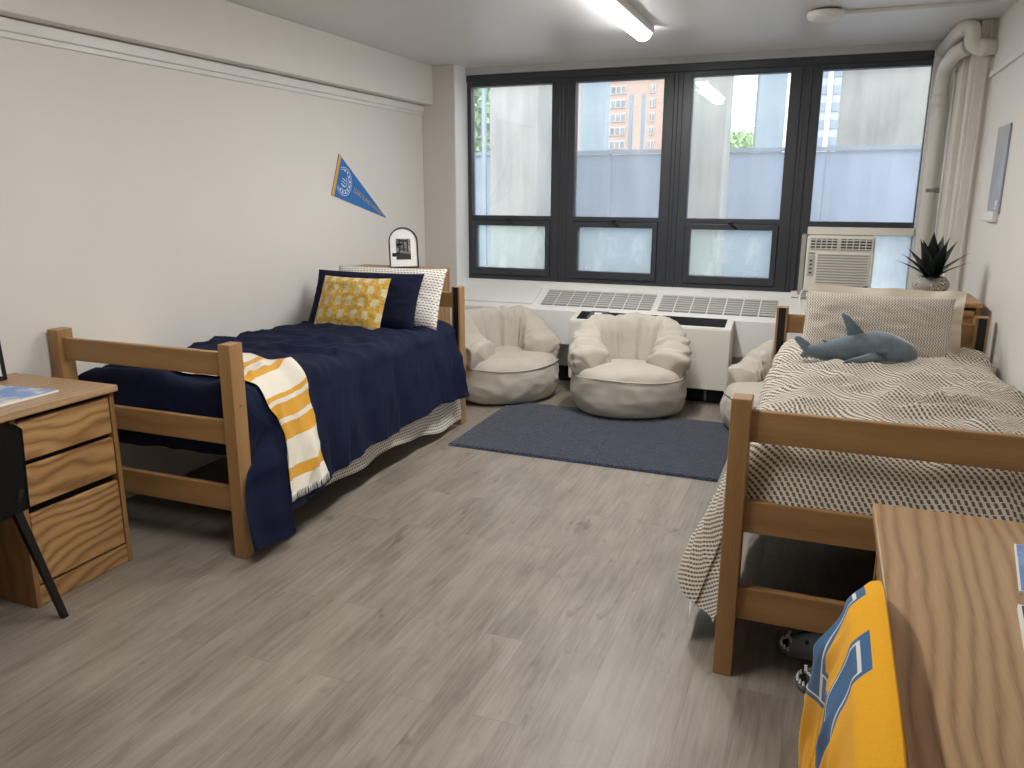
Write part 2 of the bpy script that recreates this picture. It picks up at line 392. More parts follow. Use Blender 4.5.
# ------------------------------------------------------------------ windows
def frame_rect(bm, x0, x1, z0, z1, t, y0, y1, bev=.004):
    tl, tr, tb, tt = t
    box(bm, (x0, y0, z0), (x0+tl, y1, z1), bev); box(bm, (x1-tr, y0, z0), (x1, y1, z1), bev)
    box(bm, (x0+tl-.002, y0, z0), (x1-tr+.002, y1, z0+tb), bev); box(bm, (x0+tl-.002, y0, z1-tt), (x1-tr+.002, y1, z1), bev)
def window(n, x0, x1, gx0, gx1, lower=True):
    w = bpy.data.objects.new('window_%d' % n, None); C.objects.link(w); w['kind'] = 'structure'
    w.location = (x0, 6.7, .83); ORG[w.name] = Vector(w.location)
    bm = B()
    box(bm, (x0, 6.67, .83), (gx0, 6.76, 2.577), .004); box(bm, (gx1, 6.67, .83), (x1, 6.76, 2.577), .004)
    box(bm, (gx0-.002, 6.67, 2.482), (gx1+.002, 6.76, 2.577), .004)
    box(bm, (x0, 6.65, 2.52), (x1, 6.672, 2.577), .004)
    zt = 1.395 if lower else 1.385
    box(bm, (gx0-.002, 6.67, zt-.04), (gx1+.002, 6.76, zt), .004)
    for xa in ((x0+.035, x1-.035) if lower else (x0+.035,)): box(bm, (xa-.006, 6.658, .83), (xa+.006, 6.672, 2.50), .003)
    if lower: box(bm, (gx0-.002, 6.67, .83), (gx1+.002, 6.76, .87), .004)
    obj('frame', bm, dark_m, w)
    p = obj('pane', bx((gx0-.004, 6.72, zt-.004), (gx1+.004, 6.726, 2.486)), pane_m, w)
    if lower:
        bm = B(); frame_rect(bm, gx0+.002, gx1-.002, .872, zt-.042, (.042, .042, .062, .046), 6.655, 6.74)
        sa = obj('sash', bm, dark_m, w)
        obj('pane', bx((gx0+.04, 6.70, .92), (gx1-.04, 6.706, zt-.08)), pane_lo, sa)
        xm = (gx0+gx1)/2
        bm = B(); box(bm, (xm-.018, 6.628, 1.352), (xm+.014, 6.656, 1.372), .004)
        tube(bm, [(xm-.006, 6.632, 1.36), (xm+.02, 6.62, 1.345), (xm+.05, 6.622, 1.315)], .008, 8)
        obj('latch', bm, steel_m, w)
    return w
window(1, -3.057, -2.17, -3.022, -2.275)
window(2, -2.17, -1.22, -2.068, -1.335)
window(3, -1.22, -.268, -1.110, -.383)
w4 = window(4, -.268, .571, -.157, .565, False)
# air conditioner filler rails in window 4
obj('sill_rail', bx((-.165, 6.60, 1.288), (.572, 6.70, 1.345), .006), cream_m, w4)
obj('filler_panel', bx((.325, 6.665, .83), (.572, 6.672, 1.29)), frost_m, w4)
obj('side_rail', bx((-.20, 6.55, .83), (-.165, 6.70, 1.29), .004), beige_d, w4)
obj('sill_board', bx((-.25, 6.60, .80), (.60, 6.70, .845), .006), white_m, w4)

ac = thing('air_conditioner', 'beige window air conditioner mounted in the right window above the bed', 'air conditioner', (.08, 6.5, .84))
ax0, ax1, ay, az0, az1 = -.158, .315, 6.47, .875, 1.285
obj('housing', bx((ax0, ay, az0), (ax1, 6.72, az1), .012, 3), beige_m, ac)
bm = B()
for xa, xb in ((ax0+.025, ax0+.215), (ax0+.235, ax1-.02)):
    box(bm, (xa, ay-.004, az1-.10), (xb, ay+.002, az1-.02))
vent = obj('air_outlet', bm, grey_m, ac)
bm = B()
for xa, xb in ((ax0+.025, ax0+.215), (ax0+.235, ax1-.02)):
    for q in range(4): box(bm, (xa, ay-.010, az1-.096+q*.021), (xb, ay-.004, az1-.089+q*.021))
    for q in range(6):
        xx = xa+(xb-xa)*q/5; box(bm, (xx-.003, ay-.012, az1-.10), (xx+.003, ay-.004, az1-.02))
obj('louvre', bm, beige_m, vent)
bm = B()
box(bm, (ax0+.075, ay-.008, az0+.03), (ax1-.03, ay, az1-.125), .004)
gr = obj('intake_grille', bm, beige_m, ac)
bm = B()
for q in range(12):
    zz = az0+.04+q*.0205; box(bm, (ax0+.085, ay-.012, zz), (ax1-.04, ay-.006, zz+.009))
obj('grille_slats', bm, beige_d, gr)
cp = obj('control_panel', bx((ax0+.018, ay-.006, az0+.11), (ax0+.062, ay, az1-.14), .004), plain('silver_panel', S(190, 190, 188), .4), ac)
bm = B()
for q in range(4): box(bm, (ax0+.030, ay-.010, az0+.13+q*.03), (ax0+.050, ay-.005, az0+.142+q*.03))
obj('button', bm, grey_m, cp)
obj('badge', bx((ax1-.052, ay-.012, az0+.022), (ax1-.022, ay-.006, az0+.05)), plain('blue_badge', S(70, 100, 160), .5), ac)
obj('nameplate', bx((ax0+.018, ay-.004, az1-.132), (ax0+.06, ay, az1-.125)), grey_m, ac)
cordpts = bend([(ax0+.01, 6.5, .885), (-.17, 6.42, .86), (-.175, 6.36, .80), (-.12, 6.3, .70), (-.05, 6.28, .66)], .05)
tag(obj('power_cord', tube(B(), cordpts, .008, 8), beige_m, ac))

# ------------------------------------------------------------------ pipes and chase at the right corner
bm = B()
box(bm, (.755, 5.97, 0), (.845, 6.63, ZC), .004); box(bm, (.735, 6.02, 0), (.757, 6.63, ZC), .004)
box(bm, (.70, 6.16, 0), (.737, 6.63, ZC), .006); box(bm, (.80, 5.955, 0), (.815, 5.975, ZC), .003)
box(bm, (.838, 5.945, 0), (.845, 5.958, ZC))
struct('trim_3', bm, plain('chase_paint', S(216, 212, 204), .5, var=.03))
hp = thing('heating_pipe', 'white painted riser pipe with elbows in the right window corner', 'pipe', (.62, 6.42, 0))
obj('riser', tube(B(), bend([(.625, 6.50, 0.02), (.625, 6.50, 2.43), (.64, 6.10, 2.47), (.70, 6.02, 2.49)], .16, 8), .047, 20), pipe_m, hp)
obj('branch', tube(B(), bend([(.62, 6.62, 2.57), (.655, 6.0, 2.60), (.705, 5.92, 2.60), (.705, 5.92, 2.47), (.842, 5.92, 2.47)], .09, 8), .045, 20), pipe_m, hp)
obj('fitting', tube(B(), [(.745, 5.92, 2.47), (.805, 5.92, 2.47)], .051, 20), pipe_m, hp)
obj('coupling', tube(B(), [(.625, 6.50, 2.18), (.625, 6.50, 2.26)], .051, 20), pipe_m, hp)
bm = B(); box(bm, (.655, 6.44, 1.60), (.70, 6.47, 1.635), .004); box(bm, (.60, 6.448, 1.605), (.655, 6.46, 1.63), .003)
obj('clamp', bm, chrome_m, hp)
tag(obj('thin_conduit', tube(B(), bend([(.692, 6.42, .9), (.692, 6.42, 2.40)], .02), .008, 10), white_m), 'thin white conduit running up between riser pipe and corner chase', 'conduit')
tag(obj('ceiling_raceway', bx((-.04, 5.385, ZC-.022), (.84, 5.41, ZC-.001), .004), ceil_m, org=(.4, 5.4, ZC-.012)), 'white surface raceway running from the smoke detector to the right wall', 'raceway')
sd = thing('smoke_detector', 'round white smoke detector fixed to the ceiling near the right windows', 'smoke detector', (-.14, 5.34, ZC))
obj('body', lathe(B(), [(0, -.058), (.07, -.056), (.098, -.045), (.105, -.03), (.105, -.012), (0, -.012)], (-.14, 5.34, ZC), 36), white_m, sd, True)
obj('base', lathe(B(), [(0, -.012), (.085, -.012), (.085, 0), (0, 0)], (-.14, 5.34, ZC), 36), grey_m, sd, True)

# ceiling fluorescent fixtures (the second is unseen, added over the viewer to brighten the room)
lamp_e = emit('fluorescent_diffuser', (1, .985, .965, 1), 26.)
def fixture(y0, y1, label):
    cxx = -1.245
    t = thing('ceiling_light', label, 'ceiling light', (cxx, (y0+y1)/2, ZC))
    obj('housing', bx((cxx-.045, y0+.01, ZC-.045), (cxx+.075, y1-.015, ZC-.001), .006), white_m, t)
    bm = B(); n = 14
    pr = [(-.062+.0*k, 0) for k in range(1)]
    pr = [(.058*cos(pi+pi*k/n), .055*sin(pi+pi*k/n)) for k in range(n+1)]
    prism(bm, pr, lambda a, b, d: (cxx-.0+a, d, ZC-.03+b*1.0), y0, y1)
    obj('diffuser', bm, lamp_e, t)
    return t
fixture(4.16, 5.46, 'long white fluorescent tube light on the ceiling, glowing')
fixture(1.3, 2.6, 'unseen second tube light added further back on the ceiling to brighten the room')

# ------------------------------------------------------------------ rug
bm = B()
x0, x1, y0, y1 = -2.185, -.47, 4.41, 5.58
def rugf(u, v):
    e = .004*N1(u*30, v*30)
    zz = .016+.003*N1(u*160, v*110, 3)
    if u in (0, 1) or v in (0, 1): zz = .001
    return (x0+(x1-x0)*u+(e if v in (0, 1) else 0)-.02*(v-.0)*(1-u), y0+(y1-y0)*v-.03*u*(1-v)+(e if u in (0, 1) else 0), zz)
us = 150
grid(bm, us, 110, rugf)
tag(obj('area_rug', bm, rug_m, org=((x0+x1)/2, (y0+y1)/2, 0)), 'navy blue shaggy rectangular rug on the floor in front of the beanbags', 'rug')

# ------------------------------------------------------------------ beds
def bed_frame(x0, x1, yf, yh, label):
    t = thing('bed', label, 'bed', ((x0+x1)/2, (yf+yh)/2, 0))
    pw, pd, H = .062, .082, .972
    for y, foot in ((yf, True), (yh, False)):
        for x in (x0, x1-pw):
            bm = bx((x, y, 0), (x+pw, y+pd, H), .003)
            p = obj('post', bm, bed_z, t)
            if not foot:
                obj('rail_slot', bx((x+.012, y-.003, .12), (x+pw-.012, y+.004, H-.002)), steel_m, p)
            else:
                obj('bolt', tube(B(), [(x+pw+.0005, y+pd*.5, .70), (x+pw+.0015, y+pd*.5, .70)], .006, 10), chrome_m, p)
        for z0, z1 in ((.828, .932), (.52, .63), (.208, .325)):
            if not foot and z0 < .3: continue
            obj('rail', bx((x0+pw-.01, y+.024, z0), (x1-pw+.01, y+.052, z1), .004), bed_x, t)
    for x in (x0+.006, x1-.032):
        obj('side_rail', bx((x, yf+pd-.01, .43), (x+.026, yh+.01, .522), .003), steel_m, t)
    obj('deck', bx((x0+.03, yf+pd+.01, .50), (x1-.03, yh, .525)), black_m, t)
    return t
LB = (-3.352, -2.298, 2.60, 4.86); RB = (-.243, .806, 2.495, 4.68)
bed_frame(*LB, 'oak bed frame by the left wall, dressed in navy bedding')
bed_frame(*RB, 'oak bed frame by the right wall, dressed in black and cream bedding')
def mattress(x0, x1, y0, y1, z0, z1, label):
    tag(obj('mattress', bx((x0, y0, z0), (x1, y1, z1), .05, 4), matt_m, org=((x0+x1)/2, (y0+y1)/2, z0), smooth=True), label, 'mattress')
mattress(-3.335, -2.335, 2.705, 4.84, .526, .690, 'dark blue mattress under the navy comforter')
mattress(-.20, .77, 2.60, 4.66, .526, .735, 'dark blue mattress under the black and cream comforter')

def polypath(pts, r, n=8):
    p = bend([(a, 0, b) for a, b in pts], r, n); p = [(v.x, v.z) for v in p]
    L = [0]
    for a, b in zip(p, p[1:]): L.append(L[-1]+hypot(b[0]-a[0], b[1]-a[1]))
    def at(s):
        s = max(0, min(L[-1], s))
        for i in range(len(p)-1):
            if s <= L[i+1] or i == len(p)-2:
                k = (s-L[i])/max(1e-9, L[i+1]-L[i])
                return (p[i][0]+(p[i+1][0]-p[i][0])*k, p[i][1]+(p[i+1][1]-p[i][1])*k)
    return at, L[-1]

class Drape:
    """comforter over a mattress: across-profile from wall edge to hanging hem, with foot overhang and folds"""
    def __init__(s, xa, xb, yf, yh, ztop, zfoot, za, hem, flare, seed, side, crown=.03, fold=.02, pull=None, wrap=0., rum=1., sink=0.):
        s.__dict__.update(locals()); s.foot, s.fl = polypath([(yf, zfoot), (yf, ztop), (yh, ztop)], .09)
        s.cache = {}
    def prof(s, y):
        k = round(y, 3)
        if k not in s.cache:
            h, fl = s.hem(y), s.flare(y)
            if s.side > 0: pts = [(s.xa, s.za), (s.xa, s.ztop), (s.xb, s.ztop), (s.xb+fl*.6, s.ztop*.45+h*.55), (s.xb+fl, h)]
            else: pts = [(s.xb, s.za), (s.xb, s.ztop), (s.xa, s.ztop), (s.xa-fl*.6, s.ztop*.45+h*.55), (s.xa-fl, h)]
            s.cache[k] = polypath(pts, .10)
        return s.cache[k]
    def at(s, t, q, lift=0.):
        """t metres along the bed from the foot hem, q 0..1 across"""
        y, zf = s.foot(t); at, L = s.prof(max(y, s.yf)); d = q*L
        x, zs = at(d); x2, zs2 = at(min(L, d+.01)); x1, zs1 = at(max(0, d-.01))
        ds, dt = s.ztop-zs, s.ztop-zf
        drop = (ds**4+dt**4)**.25
        nx, nz = -(zs2-zs1), (x2-x1)
        if s.side < 0: nx, nz = -nx, -nz
        l = hypot(nx, nz) or 1; nx, nz = nx/l, nz/l
        mid = sm(0, .25, q)*(1-sm(.45, .75, q))
        sd = s.seed; o = lift
        # top puff and creases
        flat = 1-sm(.0, .12, ds)
        c1 = 1-abs(N1(x*2.0+y*1.6+sd, y*5.0-x*2.2, sd))*2.8
        c2 = 1-abs(N1(x*5+sd*2, y*9+x*4, sd+4))*2.6
        o += s.rum*flat*(s.crown*(1-(2*max(0, min(1, (x-s.xa)/(s.xb-s.xa)))-1)**2)*.7 + .016*max(c1, -.3)+.008*max(c2, -.3)+.014*N1(x*3, y*3, sd+8))
        # hanging folds
        hang = sm(.04, .3, ds)
        ph = y*17+2.6*N1(y*2.1, ds*1.4, sd+2)
        f1 = sin(ph)+.5*sin(ph*2.3+1.1+ds*2)
        c3 = 1-abs(N1(y*7+ds*2.5, ds*1.6-y*.6, sd+11))*2.8
        o += hang*s.fold*(.55*f1+.8*max(c3, -.4)) + sm(.02, .2, ds)*.006*max(-.4, 1-abs(N1(y*14+ds*7, ds*5, sd+7))*3)
        o += sm(.03, .2, dt)*(.012*N1(x*6, dt*5, sd)+.010*max(-.4, 1-abs(N1(x*8+dt*4, dt*5, sd+3))*2.5))
        sf = sm(.04, .22, ds)*(1-sm(.25, .5, t))
        yy = y+(s.yf+t*.62-y)*sf*(1 if s.wrap else 0)
        x += s.side*-1*(abs(s.flare(s.yf))*s.wrap)*(1-sm(0, .30, t))*sm(.04, .4, ds)
        if s.pull: yy += s.pull(y, ds, dt)
        yn = 0.
        if dt > .03: yn = -sm(.02, .2, dt)*o*.9
        xo = max(XL+.006, min(XR-.006, x+nx*o*(1-.5*sm(.02, .2, dt)*flat)))
        return (xo, yy+yn, s.ztop-s.sink*sm(3.5, 4.3, yy)*flat-drop+max(nz, 0)*o*(1-sm(.05, .25, dt)))
    def build(s, nu, nv):
        bm = B()
        L = s.prof((s.yf+s.yh)/2)[1]
        grid(bm, nu, nv, lambda u, v: s.at(u*s.fl, v), lambda u, v: (v*L, u*s.fl))
        return bm
def hemL(y): return .035+.15*sm(2.62, 2.88, y)+.06*sm(2.9, 3.4, y)+.02*N1(y*4, 2)+.03*sm(3.6, 4.7, y)-.045*sm(4.3, 4.84, y)
dl = Drape(-3.335, -2.33, 2.70, 4.80, .748, .44, .45, hemL, lambda y: .15-.05*sm(2.9, 3.6, y), 3.3, 1, .014, .022,
           pull=lambda y, ds, dt: -.10*sm(.1, .62, ds)*(1-sm(2.7, 3.2, y)), wrap=.5, rum=1.5, sink=.028)
tag(obj('comforter', dl.build(190, 170), navy_m, org=(-2.8, 3.7, .74)), 'rumpled navy blue comforter spread over the left bed', 'comforter')
def hemR(y): return .25+.05*N1(y*3, 5)-.10*(1-sm(2.58, 2.85, y))
dr = Drape(-.205, .80, 2.585, 4.62, .762, .60, .60, hemR, lambda y: .08+.13*(1-sm(2.75, 3.4, y)), 9.1, -1, .035, .018,
           wrap=.85, rum=1.9)
tag(obj('comforter', dr.build(200, 170), herring, org=(.3, 3.6, .75)), 'black and cream dash patterned comforter spread over the right bed', 'comforter')

# striped throw over the foot of the left bed
Lt = dl.prof(3.0)[1]
qa, qb = 1-.40/Lt*1.0, 1.0
def throw_pt(u, v, lift):
    # u 0 (hem, front) .. 1 (wall side); v 0 near foot .. 1 toward pillows
    d = .03+u*1.46
    hang = 1-sm(.35, .75, d)
    y = 2.81-.03*hang+v*(.36-.05*hang)+.03*u
    t = (y-2.70)+(dl.fl-2.10)
    h = dl.hem(y); L = dl.prof(y)[1]
    # the hem of the throw stops a little above the comforter's hem
    q = 1-(d+.02+.0*v)/L
    q -= max(0, (.205-h))/L*(1-u)
    p = dl.at(t, q, lift+.004*N1(u*9, v*5, 4))
    return p
bm = B(); grid(bm, 150, 40, lambda u, v: throw_pt(u, v, .016), lambda u, v: (.0+u*1.46, v*.37))
th = tag(obj('throw_blanket', bm, throw_m, org=(-2.5, 3.0, .78)), 'cream throw blanket with mustard stripes across the foot of the navy bed', 'blanket')
bm = B()
for k in range(46):
    v = k/45; p = Vector(throw_pt(0, v, .018)); a = N1(k*3.1)*.01
    tube(bm, [p, p+Vector((.002, a, -.016)), p+Vector((.004, a*1.6, -.034))], [.0025, .002, .003], 5)
obj('fringe', bm, sheet_m, th)

# patterned coverlet hanging below the navy comforter
def sk(u, v):
    y = 2.72+u*2.10
    zt = .46; zb = .13+.035*N1(y*3)-.075*sm(4.0, 4.6, y)-.05*(1-sm(2.7, 2.95, y))
    z = zt+(zb-zt)*v
    return (-2.302+.02*v+.008*v*sin(y*13+N1(y*3)*3), y, z)
bm = B(); grid(bm, 110, 18, sk, lambda u, v: (u*2.10, v*.33))
tag(obj('coverlet', bm, skirt_m, org=(-2.29, 3.75, .3)), 'cream dash patterned coverlet showing below the navy comforter hem', 'coverlet')
def sk2(u, v):
    y = 2.66+u*1.9
    z = .46-(.35+.03*N1(y*5)+.065*(1-sm(0, .2, u)))*v
    return (-.25-.135*v*(1-sm(.05, .5, u))-.02*sin(y*11)*v, y, z)
bm = B(); grid(bm, 80, 14, sk2)
tag(obj('bed_sheet', bm, sheet_m, org=(-.25, 3.6, .3)), 'plain white sheet edge hanging below the patterned comforter', 'sheet')

# ------------------------------------------------------------------ pillows
def pillow(name, label, cx, yb, zb, w, h, th, lean, mat, yaw=0., roll=0., flange=0., pinch=.06, seed=1., n=44, cat='pillow', crease=.006, fmat=None):
    """stands on its lower edge at (cx,yb,zb) and leans back by lean radians"""
    M = Matrix.Translation((cx, yb, zb)) @ Matrix.Rotation(yaw, 4, 'Z') @ Matrix.Rotation(-lean, 4, 'X') @ Matrix.Rotation(roll, 4, 'Y')
    def face(sg):
        def f(u, v):
            a, b = 2*u-1, 2*v-1
            ea = 1-abs(a)**2.6; eb = 1-abs(b)**2.6
            px = a*w/2*(1-pinch*(1-b*b)*abs(a)**3)
            pz = b*h/2*(1-pinch*(1-a*a)*abs(b)**3)
            d = th/2*(max(ea, 0)*max(eb, 0))**.55
            edge = (max(ea, 0)*max(eb, 0))**.4
            d += edge*(crease*2*N1(a*2.2+seed, b*2.2, sg)+crease*max(-.5, 1-abs(N1(a*3+seed*2, b*3.4+a, sg*2))*3))
            return M @ Vector((px, -sg*d, pz+h/2))
        return f
    bm = B()
    for sg in (1, -1): grid(bm, n, n, face(sg), lambda u, v: (u*w, v*h))
    bmesh.ops.remove_doubles(bm, verts=bm.verts, dist=.0008)
    bmesh.ops.recalc_face_normals(bm, faces=bm.faces)
    o = tag(obj(name, bm, mat, org=(cx, yb, zb)), label, cat)
    if flange:
        def ring(u, v):
            # u around, v outward
            k = u*4; sdx = int(min(k, 3.9999)); f = k-sdx
            cs = [(-1, -1), (1, -1), (1, 1), (-1, 1)]; c0, c1 = cs[sdx], cs[(sdx+1) % 4]
            a, b = c0[0]+(c1[0]-c0[0])*f, c0[1]+(c1[1]-c0[1])*f
            px = a*w/2*(1-pinch*(1-b*b)*abs(a)**3); pz = b*h/2*(1-pinch*(1-a*a)*abs(b)**3)
            px += a*flange*v*(1 if abs(a) > .999 else abs(a)); pz += b*flange*v*(1 if abs(b) > .999 else abs(b))
            return M @ Vector((px-a*.01*(1-v), v*.02*N1(u*30, seed)+.012*v*sin(u*50), pz+h/2-b*.01*(1-v)))
        fb = B(); grid(fb, 160, 6, ring, lambda u, v: (u*2, v*flange))
        obj('flange', fb, fmat or mat, o)
    return o
pillow('bed_pillow', 'cream dash patterned pillow at the back of the navy bed', -2.765, 4.60, .715, .84, .42, .17, .42, dash_white, 0, 0, .0, .03, 5.)
pillow('bed_pillow', 'plain navy pillow between the yellow and the dash patterned pillows', -2.86, 4.475, .715, .82, .40, .17, .45, navy_p, 0, 0, .0, .04, 2.)
pillow('throw_pillow', 'yellow tufted checked throw pillow in front of the navy pillow', -2.862, 4.31, .708, .51, .39, .15, .47, tuft_m, -.02, 0, .0, .05, 3., cat='cushion')
pillow('bed_pillow', 'cream pillow with wide flange behind the patterned sham', .285, 4.50, .79, .66, .29, .15, .34, linen_m, 0, .012, .055, .03, 7.)
pillow('pillow_sham', 'dash patterned pillow sham standing behind the plush shark', .255, 4.37, .775, .70, .335, .17, .33, herring_fine, 0, .012, .0, .03, 8.)

# ------------------------------------------------------------------ dressers behind the beds
def dresser(x0, x1, y0, y1, H, label):
    t = thing('dresser', label, 'dresser', ((x0+x1)/2, (y0+y1)/2, 0))
    obj('top', bx((x0-.0, y0-.012, H-.026), (x1, y1, H), .004), oak_x, t)
    bm = B(); box(bm, (x0+.006, y0, 0), (x0+.03, y1, H-.026)); box(bm, (x1-.03, y0, 0), (x1-.006, y1, H-.026)); box(bm, (x0+.03, y1-.012, .05), (x1-.03, y1, H-.026)); box(bm, (x0+.03, y0+.012, .03), (x1-.03, y0+.03, .085))
    obj('body', bm, oak_z, t)
    zs = [.09, .395, .70, H-.035]
    for a, b in zip(zs, zs[1:]):
        obj('drawer', bx((x0+.034, y0-.004, a+.006), (x1-.034, y0+.02, b-.006), .004), oak_x, t)
    return t
dresser(-3.345, -2.61, 5.06, 5.36, 1.05, 'oak dresser against the left wall behind the head of the navy bed')
dresser(.10, .80, 4.90, 5.38, 1.02, 'oak dresser in the right corner behind the patterned bed')

# arched photo frame
pf = thing('photo_frame', 'black arched photo frame with a black and white bridge picture', 'photo frame', (-2.90, 5.19, 1.05), rz=.62)
def arch(w, h, n=18):
    r = w/2; return [(-r, 0), (r, 0)]+[(r*cos(pi*k/n), h-r+r*sin(pi*k/n)) for k in range(n+1)]
LEAN = .24
def fr(a, b, d): return (a, b*sin(LEAN)+d*cos(LEAN), b*cos(LEAN)-d*sin(LEAN)+.002)
W_, H_ = .215, .30
bm = B(); outer, inner = arch(W_, H_), [(x, .010+y) for x, y in arch(W_-.02, H_-.02)]
vo = [[bm.verts.new(fr(a, b, d)) for a, b in outer] for d in (-.008, .012)]; vi = [[bm.verts.new(fr(a, b, d)) for a, b in inner] for d in (-.008, .012)]
n = len(outer)
for k in range(n):
    j = (k+1) % n
    bm.faces.new((vo[0][k], vo[0][j], vi[0][j], vi[0][k])); bm.faces.new((vo[0][k], vo[1][k], vo[1][j], vo[0][j])); bm.faces.new((vi[0][j], vi[1][j], vi[1][k], vi[0][k])); bm.faces.new((vo[1][j], vo[1][k], vi[1][k], vi[1][j]))
obj('frame_border', bm, black_m, pf, local=True)
bm = B(); prism(bm, inner, fr, 0, .008); obj('mat_board', bm, paper_m, pf, local=True)
def bridge_mat():
    t = Nt('grey_bridge_print'); v = t.obj((1, 1, 1)); t.set(Base_Color=t.ramp(t.noise(v, 45, 4), [(.35, S(40, 40, 40)), (.65, S(150, 150, 150))]), Roughness=.6); return t.m
ph = B(); prism(ph, [(-.055, .062), (.052, .062), (.052, .215), (-.055, .215)], fr, -.002, -.0005)
pho = obj('photograph', ph, bridge_mat(), pf, local=True)
ph = B()
for q in ([(-.035, .12), (-.022, .12), (-.022, .205), (-.035, .205)], [(-.004, .12), (.006, .12), (.006, .205), (-.004, .205)], [(.024, .12), (.035, .12), (.035, .205), (.024, .205)], [(-.035, .192), (.035, .192), (.035, .207), (-.035, .207)], [(-.055, .062), (.052, .062), (.052, .10), (-.055, .118)]):
    prism(ph, q, fr, -.004, -.0022)
obj('bridge_tower', ph, plain('bridge_tower_ink', S(46, 46, 47), .7), pho, local=True)
bm = B(); prism(bm, [(-.02, .01), (.02, .01), (.02, .18), (-.02, .18)], lambda a, b, d: (a-.03, .145-.118*b/.18+d, b), 0, .006)
obj('easel_back', bm, black_m, pf, local=True)
bm = B(); box(bm, (-.085, .02, .002), (-.03, .10, .11)); obj('stand', bm, black_m, pf, local=True)

# ------------------------------------------------------------------ beanbags
def beanbag(name, label, loc, rz, seed, group, sc=(1, 1, 1)):
    t = thing(name, label, 'beanbag', loc, group, rz); R = .43
    def wr(p, k=1.): 
        return 1+k*(.030*N1(p[0]*3.5+seed, p[1]*3.5, p[2]*4)+.018*(max(-.4, 1-abs(N1(p[0]*6+seed*3, p[1]*6, p[2]*9))*3)))
    prof = [(0, .004), (.30, .004), (.375, .012), (.42, .06), (.438, .13), (.435, .20), (.42, .275), (.39, .325), (.32, .352), (.22, .366), (.10, .372), (0, .374)]
    bm = B(); pt = bend([(a, 0, b) for a, b in prof], .03, 3); NU = 96
    def f(u, v):
        k = v*(len(pt)-1); i = min(int(k), len(pt)-2); p = pt[i].lerp(pt[i+1], k-i); a = 2*pi*u
        x, y = p.x*cos(a), p.x*sin(a)*.86
        w = wr((x, y, p.z), 1.3) if p.z > .01 else 1
        fold = 1+.012*sm(.02, .06, p.z)*(1-sm(.2, .3, p.z))*sin(a*9+4*N1(a, seed)+p.z*12)
        z = p.z*(1+.05*N1(x*4, y*4, seed)) if p.z > .02 else p.z
        return (x*w*fold, y*w*fold, z)
    grid(bm, NU, 64, f); bmesh.ops.remove_doubles(bm, verts=bm.verts, dist=.0008)
    bmesh.ops.recalc_face_normals(bm, faces=bm.faces)
    obj('base', bm, bag_m, t, True, local=True)
    # horseshoe back and arms in stitched panels
    bm = B(); A = radians(122); NP = 7
    def g(u, v):
        ph = (2*u-1)*A; ps = 2*pi*v
        ca = abs(ph)/A
        top = .675-.19*sm(.36, .90, ca)+.015*N1(ph*3, seed)
        bot = .235; zc, hh = (top+bot)/2, (top-bot)/2
        k = u*NP-.5; fs = abs(k-round(k))*2        # 1 at panel middles' border
        fs = 1-abs(((u*NP) % 1)-.5)*2              # 0 at a seam, 1 mid panel
        puff = .70+.30*min(1, fs*3.2)**.6
        cap = max(.0, 1-max(0, (ca-.90)/.10)**3)**.5
        c, s_ = cos(ps), sin(ps)
        c = math.copysign(abs(c)**.72, c); s_ = math.copysign(abs(s_)**.72, s_)
        w = (.098+.045*sm(.42, .8, ca))*(puff if ca < .86 else 1)*(.45+.55*cap if ca < .998 else .1)
        hh2 = hh*(.965+.035*min(1, fs*3))*(.72+.28*cap if ca < .998 else .15)
        z = zc+hh2*s_-(1-cap)*.04
        lean = .035*(1-sm(.5, 1, ca))*s_
        # sagging folds where the filling slumps on the inside and at the arm ends
        inn = 1-.75*max(0, -c)*(1-sm(.5, .75, ca)); sag = .014*inn*max(-.4, 1-abs(N1(ph*3.2+z*7, z*16-ph*2, seed+5))*3.2)+.010*inn*max(-.4, 1-abs(N1(ph*7-z*5, z*9+ph*3, seed+9))*3)
        rr = .322-.022*sm(.42, .8, ca)+(w+sag)*c+lean
        x, y = rr*sin(ph), rr*cos(ph)*.86+.015
        if ca > .6: y -= .03*sm(.6, 1, ca)*s_
        kk = wr((x*1.2, y*1.2, z), .8)
        return (x*kk, y*kk, z*(.5+.5*kk)+sag*.5*s_)
    grid(bm, 196, 56, g); bmesh.ops.remove_doubles(bm, verts=bm.verts, dist=.001)
    bmesh.ops.recalc_face_normals(bm, faces=bm.faces)
    obj('backrest', bm, bag_m, t, True, local=True)
    bm = B(); pts = []
    for k in range(97):
        a = 2*pi*k/96; pts.append((.425*cos(a)*wr((.42*cos(a), .36*sin(a), .25), .8), .425*.86*sin(a)*wr((.42*cos(a), .36*sin(a), .25), .8), .285+.008*sin(3*a+seed)))
    tube(bm, pts, .005, 6, False); obj('seam', bm, bag_m, t, True, local=True)
    t.scale = sc
    return t
BG = 'oatmeal beanbag chairs by the heater'
beanbag('beanbag_chair', 'oatmeal beanbag chair in front of the cream heater, facing the camera', (-1.295, 5.625, 0.017), radians(14), 1.3, BG, (.97, .86, 1))
beanbag('beanbag_chair', 'oatmeal beanbag chair beside the head of the navy bed, turned right', (-2.31, 5.74, 0.003), radians(52), 4.1, BG, (1, .95, 1))
beanbag('beanbag_chair', 'pale beanbag chair partly hidden behind the right bed', (-.27, 5.48, 0.003), radians(-48), 7.7, BG, (.82, .8, .9))

